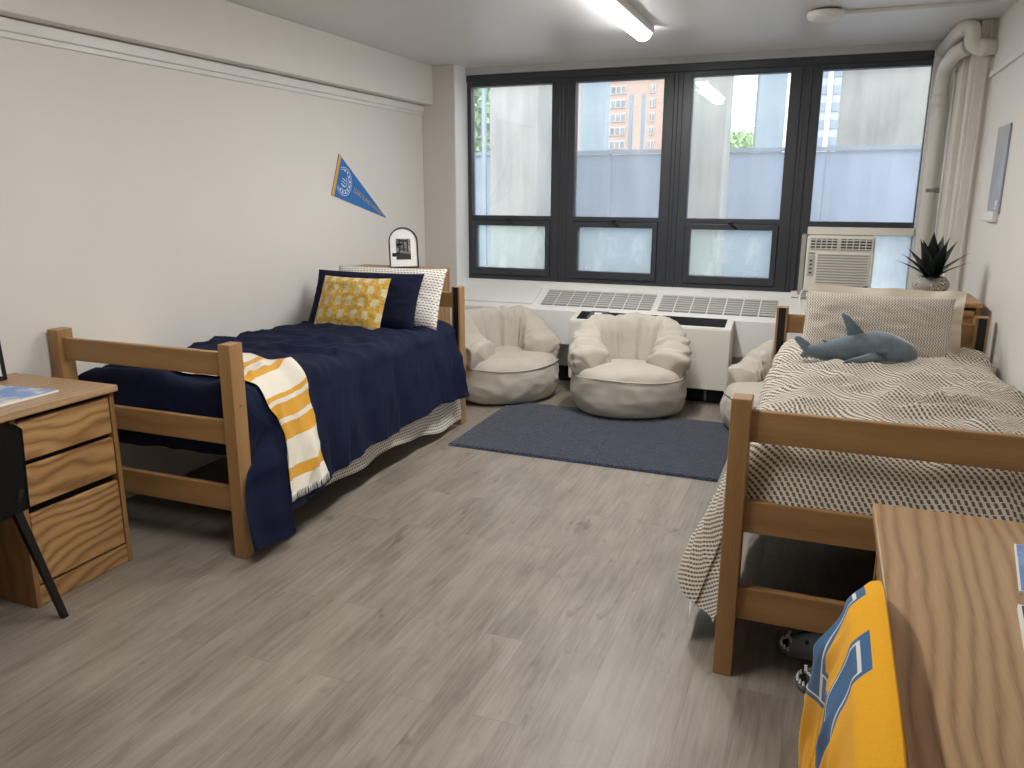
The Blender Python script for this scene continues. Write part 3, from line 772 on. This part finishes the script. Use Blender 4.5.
# ------------------------------------------------------------------ shark plush
sx, sy, sz = .17, 4.03, .812
sh = thing('plush_shark', 'blue-grey plush shark lying on the patterned comforter', 'soft toy', (sx, sy, sz), rz=.10)
sec = [(-.225, .030, .028, .050), (-.19, .036, .034, .050), (-.15, .046, .044, .052), (-.10, .056, .054, .060), (-.04, .070, .066, .070), (.02, .080, .074, .076), (.08, .086, .080, .080), (.14, .082, .074, .076), (.19, .070, .060, .070), (.225, .054, .044, .064), (.25, .034, .026, .060), (.262, .006, .005, .058)]
def shp(u):
    k = u*(len(sec)-1); i = min(int(k), len(sec)-2); f = k-i; f = f*f*(3-2*f)*.5+f*.5
    return [a+(b-a)*f for a, b in zip(sec[i], sec[i+1])]
bm = B()
def shf(u, v):
    x, ry, rz_, zc = shp(u); a = 2*pi*v
    p = (x, ry*cos(a), zc+rz_*sin(a)); w = 1+.06*N1(p[0]*14, p[1]*14, p[2]*14)
    return (p[0], p[1]*w, max(.004, zc+rz_*sin(a)*w))
grid(bm, 60, 36, shf, None, lambda u, v: 1 if .60 < v < .90 and u > .45 and True else 0)
bmesh.ops.remove_doubles(bm, verts=bm.verts, dist=.0006); bmesh.ops.holes_fill(bm, edges=bm.edges); bmesh.ops.recalc_face_normals(bm, faces=bm.faces)
obj('body', bm, [shark_m, sharkw_m], sh, True, local=True)
def fin(name, base, tip, chord0, chord1, th, up, m=shark_m):
    """tapered padded fin from a base line to a tip; chord along the third direction"""
    base, tip, ch = Vector(base), Vector(tip), Vector(up).normalized()
    ax = (tip-base); nrm = ax.normalized().cross(ch).normalized(); bm = B()
    def f(u, v):
        a = 2*pi*v; c = chord0+(chord1-chord0)*u; k = sqrt(max(0, 1-max(0, (u-.75)/.25)**2))
        return base+ax*u+ch*(c*.5*cos(a)*k)-ch*(chord0*.25*u*u)+nrm*(th*.5*sin(a)*k*(1-.4*u))
    grid(bm, 16, 18, f); bmesh.ops.remove_doubles(bm, verts=bm.verts, dist=.0005); bmesh.ops.recalc_face_normals(bm, faces=bm.faces)
    return obj(name, bm, m, sh, True, local=True)
fin('dorsal_fin', (-.005, 0, .125), (-.055, 0, .235), .105, .038, .034, (1, 0, -.2))
fin('tail_fin', (-.215, 0, .05), (-.275, 0, .125), .055, .028, .030, (.7, 0, .6))
fin('tail_fin', (-.215, 0, .05), (-.235, 0, .012), .055, .032, .030, (.8, 0, -.3))
fin('pectoral_fin', (.085, -.055, .05), (-.04, -.150, .026), .115, .065, .055, (1, .1, 0))
fin('pectoral_fin', (.075, .06, .045), (-.01, .13, .014), .085, .040, .028, (1, -.1, 0))
fin('rear_fin', (-.125, 0, .085), (-.15, 0, .108), .04, .02, .02, (1, 0, 0))
for s in (-1, 1):
    bm = B(); bmesh.ops.create_uvsphere(bm, u_segments=12, v_segments=8, radius=.0065); bmesh.ops.translate(bm, verts=bm.verts, vec=(.185, s*.066, .078)); obj('eye', bm, black_m, sh, True, local=True)
bm = B()
for k in range(4):
    x = .075+k*.012; tube(bm, [(x, -.0865, .075), (x-.004, -.087, .06), (x-.004, -.084, .045)], .0018, 5)
obj('gill', bm, black_m, sh, local=True)

# ------------------------------------------------------------------ potted plant
pl = thing('potted_plant', 'dark spiky agave in a patterned grey pot on the right dresser', 'plant', (.565, 5.17, 1.02))
obj('saucer', bx((.475, 5.10, 1.02), (.645, 5.25, 1.036), .004), white_m, pl)
def pot_mat():
    t = Nt('etched_grey_pot'); v = t.obj(); w = t.n('ShaderNodeTexVoronoi', {'Vector': v, 'Scale': 24.}, feature='F1').outputs[0]
    s = t.math('ADD', t.math('MULTIPLY', t.math('SINE', t.math('MULTIPLY', w, 42.)), .5), .5)
    t.set(Base_Color=t.ramp(s, [(.35, S(110, 106, 106)), (.65, S(206, 200, 194))]), Roughness=.6); t.bump(s, .5, .006); return t.m
bm = B(); lathe(bm, [(0, .016), (.055, .016), (.082, .035), (.092, .06), (.088, .085), (.07, .108), (.06, .112), (.058, .10), (0, .098)], (.565, 5.17, 1.02), 36, 1.08, .95)
obj('pot', bm, pot_mat(), pl, True)
lv = [(-100, .14, .03), (170, .16, .10), (150, .12, .16), (200, .15, .14), (120, .08, .20), (60, .06, .22), (20, .09, .20), (-20, .16, .11), (5, .15, .15), (-60, .07, .20), (100, .03, .24), (-30, .05, .225), (220, .06, .19), (80, .10, .17), (-150, .07, .21)]
for a, r, h in lv:
    a = radians(a); d = Vector((cos(a), sin(a), 0)); sd = Vector((-sin(a), cos(a), 0)); base = Vector((.565, 5.17, 1.115))+d*.018
    bm = B()
    def lf(u, v):
        w = .052*(1-u)**.85*(.7+1.1*u*(1-u)*2)+.0006
        c = (v-.5)*2
        p = base+d*(r*1.15*u**1.15)+Vector((0, 0, h*1.12*u**.9-.02*u*u*(r/.1)*.3))
        return p+sd*(w*c)+Vector((0, 0, .014*abs(c)*(1-u)))-d*(.006*abs(c)*0)
    grid(bm, 14, 6, lf)
    g = bmesh.ops.solidify(bm, geom=bm.faces[:], thickness=.004)
    obj('leaf', bm, leaf_m, pl, True)

# ------------------------------------------------------------------ wall items
pn = thing('pennant', 'blue felt university pennant with gold edge pinned on the left wall', 'pennant', (XL, 5.3, 1.6))
P0, P1, P2 = Vector((0, 5.105, 1.866)), Vector((0, 4.985, 1.575)), Vector((0, 5.742, 1.393))
mid = (P0+P1)/2; dirv = (P2-mid).normalized(); perp = (P0-P1).normalized(); upv = Vector((0, -dirv.z, dirv.y))
def pp(a, b, d): # a along from hoist, b across
    return tuple(mid+dirv*a+upv*b+Vector((XL+.003+d, 0, 0)))
LEN = (P2-mid).length
bm = B()
vs = []
def tri(bm, pts, d0, d1):
    lo = [bm.verts.new((XL+d0, p.y, p.z)) for p in pts]; hi = [bm.verts.new((XL+d1, p.y, p.z)) for p in pts]
    n = len(pts); bm.faces.new(lo); bm.faces.new(hi[::-1])
    for k in range(n): bm.faces.new((lo[k], hi[k], hi[(k+1) % n], lo[(k+1) % n]))
    bmesh.ops.recalc_face_normals(bm, faces=bm.faces)
tri(bm, [P0, P1, P2], .001, .006)
pb = obj('felt', bm, cloth('pennant_blue_felt', S(52, 116, 186), .95, .06, 300), pn)
bm = B(); q = .038
tri(bm, [P0, P1, P1.lerp(P2, q), P0.lerp(P2, q)], .0062, .008)
obj('hoist_strip', bm, cloth('pennant_gold_strip', S(222, 168, 58), .95, .05, 300), pn)
bm = B(); cc, cb = .118, .0
def ringarc(r, w, a0, a1, n=30):
    for k in range(n):
        t0, t1 = a0+(a1-a0)*k/n, a0+(a1-a0)*(k+1)/n
        f = [bm.verts.new(pp(cc+rr*cos(t), cb+rr*sin(t), .0045)) for rr, t in ((r, t0), (r+w, t0), (r+w, t1), (r, t1))]; bm.faces.new(f)
for r in (.100, .086): ringarc(r, .004, -2.35, 2.35)
for r in (.062, .036): ringarc(r, .005, -2.0, 1.2)
for k in range(9):
    a = -1.9+k*.46; f = [bm.verts.new(pp(cc+.078*cos(a)+dx, cb+.078*sin(a)+dy, .0045)) for dx, dy in ((-.007, -.007), (.007, -.007), (.007, .007), (-.007, .007))]; bm.faces.new(f)
for k in range(3):
    f = [bm.verts.new(pp(cc-.03+dx, cb-.03+k*.022+dy, .0046)) for dx, dy in ((-.0, -.003), (.055, -.003), (.055, .003), (0, .003))]; bm.faces.new(f)
obj('emblem', bm, plain('white_print', S(222, 232, 240), .8), pb)
def text(name, s, size, fn, m, parent, sx=1.):
    cu = bpy.data.curves.new(name, 'FONT'); cu.body = s; cu.size = size; cu.align_x = 'LEFT'; cu.align_y = 'CENTER'; cu.fill_mode = 'FRONT'
    o = bpy.data.objects.new(name+'_curve', cu); C.objects.link(o)
    bpy.context.view_layer.update()
    me = bpy.data.meshes.new_from_object(o.evaluated_get(bpy.context.evaluated_depsgraph_get()))
    bpy.data.objects.remove(o); bm = B(); bm.from_mesh(me); bpy.data.meshes.remove(me)
    for v in bm.verts: v.co = fn(v.co.x*sx, v.co.y)
    return obj(name, bm, m, parent)
text('lettering', 'LONG ISLAND UNIVERSITY', .046, lambda a, b: pp(.255+a, b*(1.25-a*1.1), .0046), plain('gold_print', S(206, 170, 90), .8), pb, .86)

ps = thing('wall_sign', 'narrow grey panel in a clear holder on the right wall', 'sign', (XR, 5.22, 1.7))
obj('panel', bx((XR-.012, 5.06, 1.49), (XR-.001, 5.40, 1.962), .002), plain('grey_panel', S(150, 156, 164), .25, var=.18, vs=3), ps)
bm = B(); box(bm, (XR-.03, 5.10, 1.445), (XR-.001, 5.42, 1.50), .006); obj('holder', bm, white_m, ps)
bm = B(); box(bm, (XR-.0135, 5.13, 1.53), (XR-.012, 5.17, 1.56)); box(bm, (XR-.0135, 5.13, 1.515), (XR-.012, 5.19, 1.522)); obj('sticker', bm, paper_m, ps)

# ------------------------------------------------------------------ desks
def desk(label, loc, rz, H, q):
    """local: sitter on +X side; pedestal at the +Y end"""
    t = thing('writing_desk', label, 'desk', (0, 0, 0)); D, Wd = .62, 1.37
    hx, hy = D/2, Wd/2
    obj('desk_top', bx((-hx, -hy, H-.028), (hx, hy, H), .004), oak_top, t)
    obj('end_panel', bx((-hx+.01, q*(-hy+.012), 0), (hx-.03, q*(-hy+.034), H-.028), .002), oak_z, t)
    obj('back_panel', bx((-hx+.012, q*(-hy+.034), .25), (-hx+.03, q*(hy-.43), H-.028)), oak_y, t)
    Y = lambda v: q*v
    py0, py1 = hy-.475, hy-.008
    bm = B()
    box(bm, (-hx+.01, Y(py0), 0), (hx-.022, Y(py0+.022), H-.028), .002); box(bm, (-hx+.01, Y(py1-.022), 0), (hx-.022, Y(py1), H-.028), .002)
    box(bm, (-hx+.01, Y(py0+.02), .02), (-hx+.022, Y(py1-.02), H-.03)); box(bm, (-hx+.02, Y(py0+.02), .03), (hx-.05, Y(py1-.02), .05))
    ped = obj('pedestal', bm, oak_z, t)
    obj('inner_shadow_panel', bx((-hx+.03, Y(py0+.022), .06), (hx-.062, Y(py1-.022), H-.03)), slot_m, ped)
    obj('plinth', bx((hx-.045, Y(py0+.022), .004), (hx-.026, Y(py1-.022), .082)), oak_y, ped)
    for z0, z1 in ((.092, .385), (.415, .578), (.598, H-.048)):
        bm = bx((hx-.046, Y(py0+.026), z0), (hx-.024, Y(py1-.026), z1), .005, 3)
        obj('drawer', bm, oak_y, t)
    obj('pencil_drawer', bx((hx-.05, Y(-hy+.04), H-.115), (hx-.028, Y(py0-.012), H-.034), .004), oak_y, t)
    t.location = loc; t.rotation_euler = (0, 0, rz)
    return t
desk('oak desk with three drawers at the left edge, black chair tucked in', (-3.055, 1.735, 0), 0, .804, 1)
desk('oak desk in the right foreground with gold sweatshirt chair tucked in', (.482, 1.55, 0), pi, .784, -1)

# ------------------------------------------------------------------ desk chairs
def chair_proto():
    """local: faces -X; backrest plane near x=+.2, centre y=0"""
    t = thing('desk_chair', 'x', 'chair', (0, 0, 0))
    def back(u, v):
        y = (2*u-1)*.24; z = .47+v*.36; c = (2*u-1)**2
        zz = z-.05*abs(2*u-1)**5*(v) ; return (.245-.022*c+.04*(v-.5), y*(1-.06*v), zz)
    bm = B(); grid(bm, 24, 16, back); bmesh.ops.solidify(bm, geom=bm.faces[:], thickness=.018)
    obj('backrest', bm, black_m, t, True, local=True)
    def seat(u, v):
        x = -.24+u*.42; y = (2*v-1)*.23*(1-.12*(1-u)); return (x, y, .452-.012*sin(pi*u)*sin(pi*v)-.03*(1-u)**6)
    bm = B(); grid(bm, 18, 18, seat); bmesh.ops.solidify(bm, geom=bm.faces[:], thickness=-.022)
    obj('seat', bm, black_m, t, True, local=True)
    for s in (-1, 1):
        for top, bot in (((.195, s*.185, .50), (.22, s*.30, 0)), ((-.16, s*.18, .445), (-.22, s*.25, 0))):
            a, b = Vector(top), Vector(bot); bm = B(); d = (b-a).normalized(); e = d.cross(Vector((1, 0, 0))).normalized(); f = d.cross(e)
            q0 = [bm.verts.new(a+e*(.015*i)+f*(.012*j)) for i, j in ((-1, -1), (1, -1), (1, 1), (-1, 1))]; q1 = [bm.verts.new(b+e*(.012*i)+f*(.010*j)) for i, j in ((-1, -1), (1, -1), (1, 1), (-1, 1))]
            for v in q1: v.co.z = 0.001
            for k in range(4): bm.faces.new((q0[k], q0[(k+1) % 4], q1[(k+1) % 4], q1[k]))
            bm.faces.new(q0[::-1]); bm.faces.new(q1); bmesh.ops.recalc_face_normals(bm, faces=bm.faces)
            obj('leg', bm, steel_m, t, local=True)
        obj('side_bar', tube(B(), [(-.17, s*.185, .437), (.19, s*.19, .46), (.225, s*.20, .56)], .011, 10), steel_m, t, local=True)
    return t
ch = chair_proto()
ch['label'] = 'black desk chair with splayed legs tucked at the left oak desk'
ch.location = (-2.838, 1.64, 0)
c2 = copy_tree(ch); c2['label'] = 'black desk chair under the gold sweatshirt at the right desk'
c2.location = (.398, 1.36, 0); c2.rotation_euler = (0, 0, pi)

# gold sweatshirt draped over the right chair's back
jx = .128  # ridge
def jer(u, v):
    """u 0..1 along the chair back from far (y 1.66) to near; v -1 (desk side) .. 1 (room side) over the ridge"""
    yn = (u-.5)*2
    zr = .858-.07*abs(yn)**5*(1 if yn < 0 else .3)
    y = 1.685-u*.72
    if v < 0:
        a = -v; return (jx+.030+.012*min(1, a*6)+.03*0, y, zr-.0-.40*a+.008)
    d = v*.62; k = sm(0, .07, d)
    flare = .012+.055*max(0, d-.05)+.030*math.exp(-((u-.10)/.07)**2)*sm(.02, .2, d)+.012*sin(u*11+1.5+d*3)*sm(.05, .4, d)+.010*N1(u*5, d*4, 2)+.012*max(-.3, 1-abs(N1(u*9+d*3, d*4, 5))*3)*sm(.03, .2, d)
    x = jx+.026-.052*k-flare*sm(0, .2, d)
    z = zr+.014*(1-k)-max(0, d-.025)
    yy = y+.07*sm(.1, .45, d)*(1-u)-.05*sm(.35, .62, d)*0
    return (x, yy, z)
# block letters in (s along the back in metres, d down from the ridge), rectangles (x0, x1, y0, y1)
LET = [(.055, .125, .05, .31), (.125, .235, .235, .31), (.30, .40, .05, .33)]
def sweat_mat():
    t = Nt('gold_fleece_with_blue_letters'); c = t.n('ShaderNodeTexCoord'); sep = t.n('ShaderNodeSeparateXYZ', {0: c.outputs['UV']})
    m = None
    for a, b, p, q in LET:
        dx = t.math('SUBTRACT', t.math('ABSOLUTE', t.math('SUBTRACT', sep.outputs[0], (a+b)/2)), (b-a)/2)
        dy = t.math('SUBTRACT', t.math('ABSOLUTE', t.math('SUBTRACT', sep.outputs[1], (p+q)/2)), (q-p)/2)
        d = t.math('MAXIMUM', dx, dy); m = d if m is None else t.math('MINIMUM', m, d)
    blue = t.math('LESS_THAN', m, .014); wh = t.math('MULTIPLY', t.math('LESS_THAN', m, .001), t.math('GREATER_THAN', m, -.005))
    n = t.noise(t.obj(), 300, 2)
    col = t.mix(blue, t.mix(n, S(232, 160, 14), S(248, 186, 36)), t.mix(n, S(52, 92, 134), S(72, 114, 156))); col = t.mix(wh, col, S(222, 222, 214))
    t.set(Base_Color=col, Roughness=.9, Specular_IOR_Level=.2, Sheen_Weight=.12); t.bump(n, .15, .002); return t.m
bm = B()
grid(bm, 170, 190, lambda u, w: jer(u, w*1.45-.45), lambda u, w: (u*.72, (w*1.45-.45)*.62))
bmesh.ops.recalc_face_normals(bm, faces=bm.faces)
tag(obj('sweatshirt', bm, sweat_mat(), org=(jx, 1.35, .6)), 'gold sweatshirt with blue block letters draped over the right desk chair', 'sweatshirt')

# things on the desks
def cover_mat(name, sky, blob, dark):
    t = Nt(name); v = t.obj(); n = t.noise(v, 9, 3); n2 = t.noise(v, 22, 2)
    c = t.mix(t.n('ShaderNodeMapRange', {0: n, 1: .5, 2: .62}).outputs[0], sky, blob); c = t.mix(t.n('ShaderNodeMapRange', {0: n2, 1: .62, 2: .7, 4: .6}).outputs[0], c, dark)
    t.set(Base_Color=c, Roughness=.35); return t.m
def flat(name, pts, z, th, m, label, cat, edge=None):
    c = [sum(p[i] for p in pts)/len(pts) for i in (0, 1)]
    t = thing(name, label, cat, (c[0], c[1], z))
    bm = B(); prism(bm, pts, lambda a, b, d: (a, b, d), z, z+th-.0008); obj('pages', bm, paper_m, t)
    ins = [(c[0]+(p[0]-c[0])*(edge or .97), c[1]+(p[1]-c[1])*(edge or .97)) for p in pts]
    bm = B(); prism(bm, ins, lambda a, b, d: (a, b, d), z+th-.0008, z+th); obj('cover', bm, m, t)
    return t
flat('magazine', [(-2.862, 1.985), (-2.868, 2.24), (-3.18, 2.205), (-3.18, 1.95)], .804, .007, cover_mat('campus_brochure_cover', S(120, 158, 214), S(226, 222, 210), S(70, 120, 190)), 'blue covered campus brochure lying on the left desk', 'brochure')
flat('magazine', [(.472, 2.06), (.435, 1.80), (.66, 1.77), (.70, 2.03)], .784, .008, cover_mat('sky_brochure_cover', S(112, 150, 206), S(140, 172, 216), S(90, 130, 190)), 'blue covered brochure lying at the far right of the right desk', 'brochure')
flat('placard', [(.418, 1.725), (.392, 1.50), (.62, 1.48), (.65, 1.70)], .784, .012, plain('dark_placard_face', S(52, 50, 46), .35), 'dark placard with white edge lying nearest on the right desk', 'placard', .95)
df = thing('picture_frame', 'black framed white sheet standing on the left desk by the wall', 'picture frame', (-3.29, 2.16, .804))
bm = B()
def dfp(a, b, d): return (-3.265-.25*b*.25+d, a, .806+b)
for q in ([(2.02, 0), (2.305, 0), (2.305, .018), (2.02, .018)], [(2.02, .25), (2.305, .25), (2.305, .268), (2.02, .268)], [(2.02, 0), (2.036, 0), (2.036, .268), (2.02, .268)], [(2.289, 0), (2.305, 0), (2.305, .268), (2.289, .268)]): prism(bm, q, dfp, 0, .014)
obj('border', bm, black_m, df)
bm = B(); prism(bm, [(2.03, .01), (2.295, .01), (2.295, .26), (2.03, .26)], dfp, .002, .008); obj('sheet', bm, paper_m, df)
bm = B(); prism(bm, [(2.12, .0), (2.20, .0), (2.18, .2), (2.14, .2)], lambda a, b, d: (-3.335+d+b*.08, a, .806+b), 0, .005); obj('strut', bm, black_m, df)

# ------------------------------------------------------------------ shark slides under the right bed
def slide():
    t = thing('shark_slide', 'x', 'slipper', (0, 0, 0))
    def sole(n=40):
        o = []
        for k in range(n):
            a = 2*pi*k/n; x = cos(a)*.14; w = .05+.008*cos(a)
            o.append((x, math.copysign(abs(sin(a))**.8, sin(a))*w))
        return o
    bm = B(); prism(bm, sole(), lambda a, b, d: (a, b, d), 0, .03); bmesh.ops.bevel(bm, geom=[e for e in bm.edges], offset=.005, segments=2, affect='EDGES')
    obj('sole', bm, slip_m, t, True, local=True)
    def up(u, v):
        a = pi*v; x = .015+u*.105
        w = .060-.018*u*u; h = .075-.030*u**1.5
        return (x, cos(a)*w, .018+sin(a)*h)
    bm = B(); grid(bm, 16, 20, up); bmesh.ops.solidify(bm, geom=bm.faces[:], thickness=.008)
    obj('upper', bm, slip_m, t, True, local=True)
    bm = B(); prism(bm, [(.105, -.04), (.137, -.022), (.142, 0), (.137, .022), (.105, .04)], lambda a, b, d: (a, b, d), .030, .034)
    obj('mouth', bm, slot_m, t, local=True)
    for k in range(7):
        a = -1.05+k*.35; x, y = .100+.040*cos(a), .046*sin(a)
        bm = B(); bmesh.ops.create_cone(bm, segments=8, radius1=.006, radius2=.001, depth=.016, cap_ends=True); bmesh.ops.translate(bm, verts=bm.verts, vec=(x, y, .04)); obj('tooth', bm, paper_m, t, local=True)
    for k in range(5):
        a = -.8+k*.4; x, y = .118-.01*abs(a), .034*a
        bm = B(); bmesh.ops.create_cone(bm, segments=8, radius1=.006, radius2=.001, depth=.014, cap_ends=True); bmesh.ops.rotate(bm, verts=bm.verts, matrix=Matrix.Rotation(pi, 3, 'X')); bmesh.ops.translate(bm, verts=bm.verts, vec=(x, y, .062)); obj('tooth', bm, paper_m, t, local=True)
    for s in (-1, 1):
        bm = B(); bmesh.ops.create_uvsphere(bm, u_segments=10, v_segments=8, radius=.008); bmesh.ops.translate(bm, verts=bm.verts, vec=(.06, s*.040, .073)); obj('eye', bm, black_m, t, True, local=True)
    return t
sl = slide(); sl['label'] = 'grey shark slide under the right bed, the one nearer the rail'; sl.location = (.105, 2.735, .001); sl.rotation_euler = (0, 0, pi+.12)
s2 = copy_tree(sl); s2['label'] = 'grey shark slide under the right bed, beside the gold sweatshirt'; s2.location = (.165, 2.55, .001); s2.rotation_euler = (0, 0, pi+.3)
for o in (sl, s2): o['group'] = 'shark slides under the right bed'

# ------------------------------------------------------------------ outside
conc = concrete('weathered_concrete', S(98, 98, 94), S(134, 133, 126)); steel_b = concrete('blue_grey_hoarding', S(96, 106, 120), S(112, 122, 138))
colb = concrete('blue_grey_column', S(106, 120, 130), S(128, 142, 150))
struct('ground', bx((-40, 6.8, -1.2), (30, 60, -1.0)), concrete('outside_ground', S(120, 120, 116), S(140, 140, 136)))
fe = thing('site_hoarding', 'blue-grey hoarding fence running outside behind the windows', 'fence', (-2, 9.5, -1))
obj('boards', bx((-9, 9.5, -1), (4, 9.54, 2.03)), steel_b, fe)
obj('top_rail', bx((-9, 9.47, 2.04), (4, 9.57, 2.08)), concrete('hoarding_rail', S(92, 102, 116), S(104, 114, 128)), fe)
for k in range(11):
    x = -8.5+k*1.2; obj('post', bx((x-.012, 9.49, -1), (x+.012, 9.5, 2.04)), steel_b, fe)
def col(x0, x1, y0, y1, z1, m, label, nm='concrete_column'):
    tag(obj(nm, bx((x0, y0, -1), (x1, y1, z1), .01), m, org=((x0+x1)/2, (y0+y1)/2, -1)), label, 'column')
col(-3.58, -3.02, 8.4, 8.9, 7, conc, 'wide pale concrete column outside the leftmost window')
col(-1.42, -1.06, 8.4, 8.9, 7, conc, 'concrete column outside the third window from the left')
col(-3.34, -3.0, 11, 11.3, 8, colb, 'blue-grey column outside the second window, beside the brick tower')
col(-1.0, -.68, 11, 11.3, 8, colb, 'blue-grey column outside the third window, above the hoarding')
col(-1.08, -1.0, 11.6, 11.8, 8, conc, 'thin pale column edging the blue-grey column in the third window')
tag(obj('site_wall', bx((-.04, 12, -1), (5, 12.3, 8)), conc, org=(2, 12.1, -1)), 'big blank concrete wall outside the rightmost window', 'wall')
for x, y, zt, lb in ((-3.95, 9.1, 7, 'dark steel pole outside at the left edge of the first window'), (-3.53, 10, 7, 'grey steel pole right of the wide concrete column'), (-2.39, 10, 2.75, 'left of two short steel posts above the hoarding'), (-2.24, 10, 2.75, 'right of two short steel posts above the hoarding')):
    tag(obj('steel_pole', bx((x-.022, y-.022, -1), (x+.022, y+.022, zt)), colb, org=(x, y, -1)), lb, 'pole')
tw = thing('apartment_tower', 'tall brick apartment tower with rows of white windows beyond the hoarding', 'building', (-12, 47, -1))
obj('facade', bx((-19, 45, -1), (-6.2, 52, 30)), brick_mat(), tw)
winm = plain('tower_window', S(96, 98, 100), .4, var=.4, vs=2); winf = plain('tower_window_frame', S(160, 156, 150), .6)
for r in range(-6, 9):
    z = 7.05+r*.72
    for xa, xb in ((-12.2, -11.05), (-9.75, -9.45), (-16.4, -15.5)):
        f = obj('window', bx((xa, 44.93, z-.24), (xb, 45, z+.2)), winf, tw)
        bm = B(); n = 4 if xb-xa > .6 else 2; w = (xb-xa)/n
        for k in range(n): box(bm, (xa+k*w+.04, 44.90, z-.19), (xa+(k+1)*w-.04, 44.94, z+.15))
        obj('pane', bm, winm, f)
t2 = thing('glass_tower', 'distant pale tower seen beside the concrete wall in the rightmost window', 'building', (-.5, 31, -1))
obj('facade', bx((-1.0, 30, -1), (.8, 33, 25)), plain('tower_pale', S(150, 160, 168), .6), t2)
bm = B()
for r in range(30): box(bm, (-.98, 29.96, 1.5+r*.55), (.78, 30, 1.5+r*.55+.28))
obj('window_bands', bm, plain('tower_band', S(110, 124, 138), .4), t2)
bm = B(); box(bm, (-.52, 29.9, -1), (-.36, 30, 25)); obj('pilaster', bm, plain('tower_pilaster', S(186, 170, 164), .7), t2)
def bush(name, label, c, r, h, n, seed, leafc):
    random.seed(seed); t = thing(name, label, 'tree', (c[0], c[1], -1)); bm = B()
    for k in range(n):
        a, e, rr = random.uniform(0, 2*pi), random.uniform(-1, 1), random.random()**.4
        p = Vector((c[0]+r*rr*cos(a)*sqrt(1-e*e), c[1]+r*rr*sin(a)*sqrt(1-e*e), c[2]+h*rr*e))
        d = Vector((random.uniform(-1, 1), random.uniform(-1, 1), random.uniform(-1, 1))).normalized(); s = d.orthogonal().normalized(); q = .07*r/.5
        bm.faces.new([bm.verts.new(p+d*q), bm.verts.new(p+s*q*.5), bm.verts.new(p-d*q), bm.verts.new(p-s*q*.5)])
    obj('crown', bm, leafc, t); obj('trunk', tube(B(), [(c[0], c[1], -1), (c[0], c[1], c[2])], .05*r/.5, 8), plain('bark', S(90, 80, 70), .9), t)
gl1 = plain('leaf_green', S(120, 150, 96), .8, var=.3, vs=3)
bush('tree', 'pale green tree at the far left of the first window', (-5.3, 12.2, 2.9), .75, 1.2, 2600, 3, gl1)
bush('tree', 'small green tree above the hoarding between column and mullion', (-4.12, 12, 2.35), .30, .35, 900, 5, gl1)
bush('tree', 'small distant tree above the hoarding in the third window', (-3.3, 30, 3.0), .8, .7, 1200, 6, gl1)
bush('tree', 'pointed distant tree beside the third window column', (-3.05, 33.5, 3.6), .3, 1.7, 900, 8, plain('leaf_dark', S(110, 128, 104), .8, var=.3, vs=3))

# ------------------------------------------------------------------ light
w = bpy.data.worlds.new('overcast_sky'); bpy.context.scene.world = w; w.use_nodes = True; nt = w.node_tree
bg = nt.nodes['Background']; tc = nt.nodes.new('ShaderNodeTexCoord'); sp = nt.nodes.new('ShaderNodeSeparateXYZ'); rp = nt.nodes.new('ShaderNodeValToRGB')
nt.links.new(tc.outputs['Generated'], sp.inputs[0]); nt.links.new(sp.outputs[2], rp.inputs[0]); nt.links.new(rp.outputs[0], bg.inputs[0])
ce = rp.color_ramp.elements; ce.new(.5)   # overcast sky, about three times brighter overhead than at the horizon
for e, (p, k) in zip(ce, ((.06, .26), (.38, .80), (.7, 1.))): e.position = p; e.color = (k*.95, k*.985, k, 1)
bg.inputs[1].default_value = 8.5
def area(name, loc, tgt, sx_, sy_, e, col=(1, 1, 1)):
    l = bpy.data.lights.new(name, 'AREA'); l.shape = 'RECTANGLE'; l.size = sx_; l.size_y = sy_; l.energy = e; l.color = col
    o = bpy.data.objects.new(name, l); C.objects.link(o); o.location = loc
    o.rotation_euler = (Vector(tgt)-Vector(loc)).to_track_quat('-Z', 'Y').to_euler(); return o
pt = area('window_portal', (-1.24, 6.82, 1.70), (-1.24, 0, 1.70), 3.62, 1.75, 1); pt.data.cycles.is_portal = True
area('tube_light_window', (-1.245, 4.81, ZC-.10), (-1.245, 4.81, 0), .10, 1.25, 40, (1, .98, .96))
area('rear_fill_light', (-1.245, 1.95, ZC-.10), (-1.245, 1.95, 0), .10, 1.25, 26, (1, .98, .96))  # added fill below the unseen rear fixture

# ------------------------------------------------------------------ camera
cam = bpy.data.cameras.new('camera'); co = bpy.data.objects.new('camera', cam); C.objects.link(co)
cam.sensor_fit = 'HORIZONTAL'; cam.sensor_width = 36; cam.lens = 793.6*36/1024; cam.clip_start = .02; cam.clip_end = 500
Mx = Matrix(((0.93011576, -0.0889021, 0.35634406, 0), (0.36725641, 0.2179523, -0.90422316, 0), (0.00272133, 0.97190185, 0.23537073, 1.6), (0, 0, 0, 1)))
co.matrix_world = Mx
bpy.context.scene.camera = co
sc = bpy.context.scene
sc.view_settings.view_transform = 'Standard'; sc.view_settings.look = 'None'; sc.view_settings.exposure = 0; sc.view_settings.gamma = 1
sc.cycles.use_denoising = True
sc.cycles.max_bounces = 10; sc.cycles.diffuse_bounces = 6; sc.cycles.transparent_max_bounces = 16
sc.cycles.sample_clamp_indirect = 6
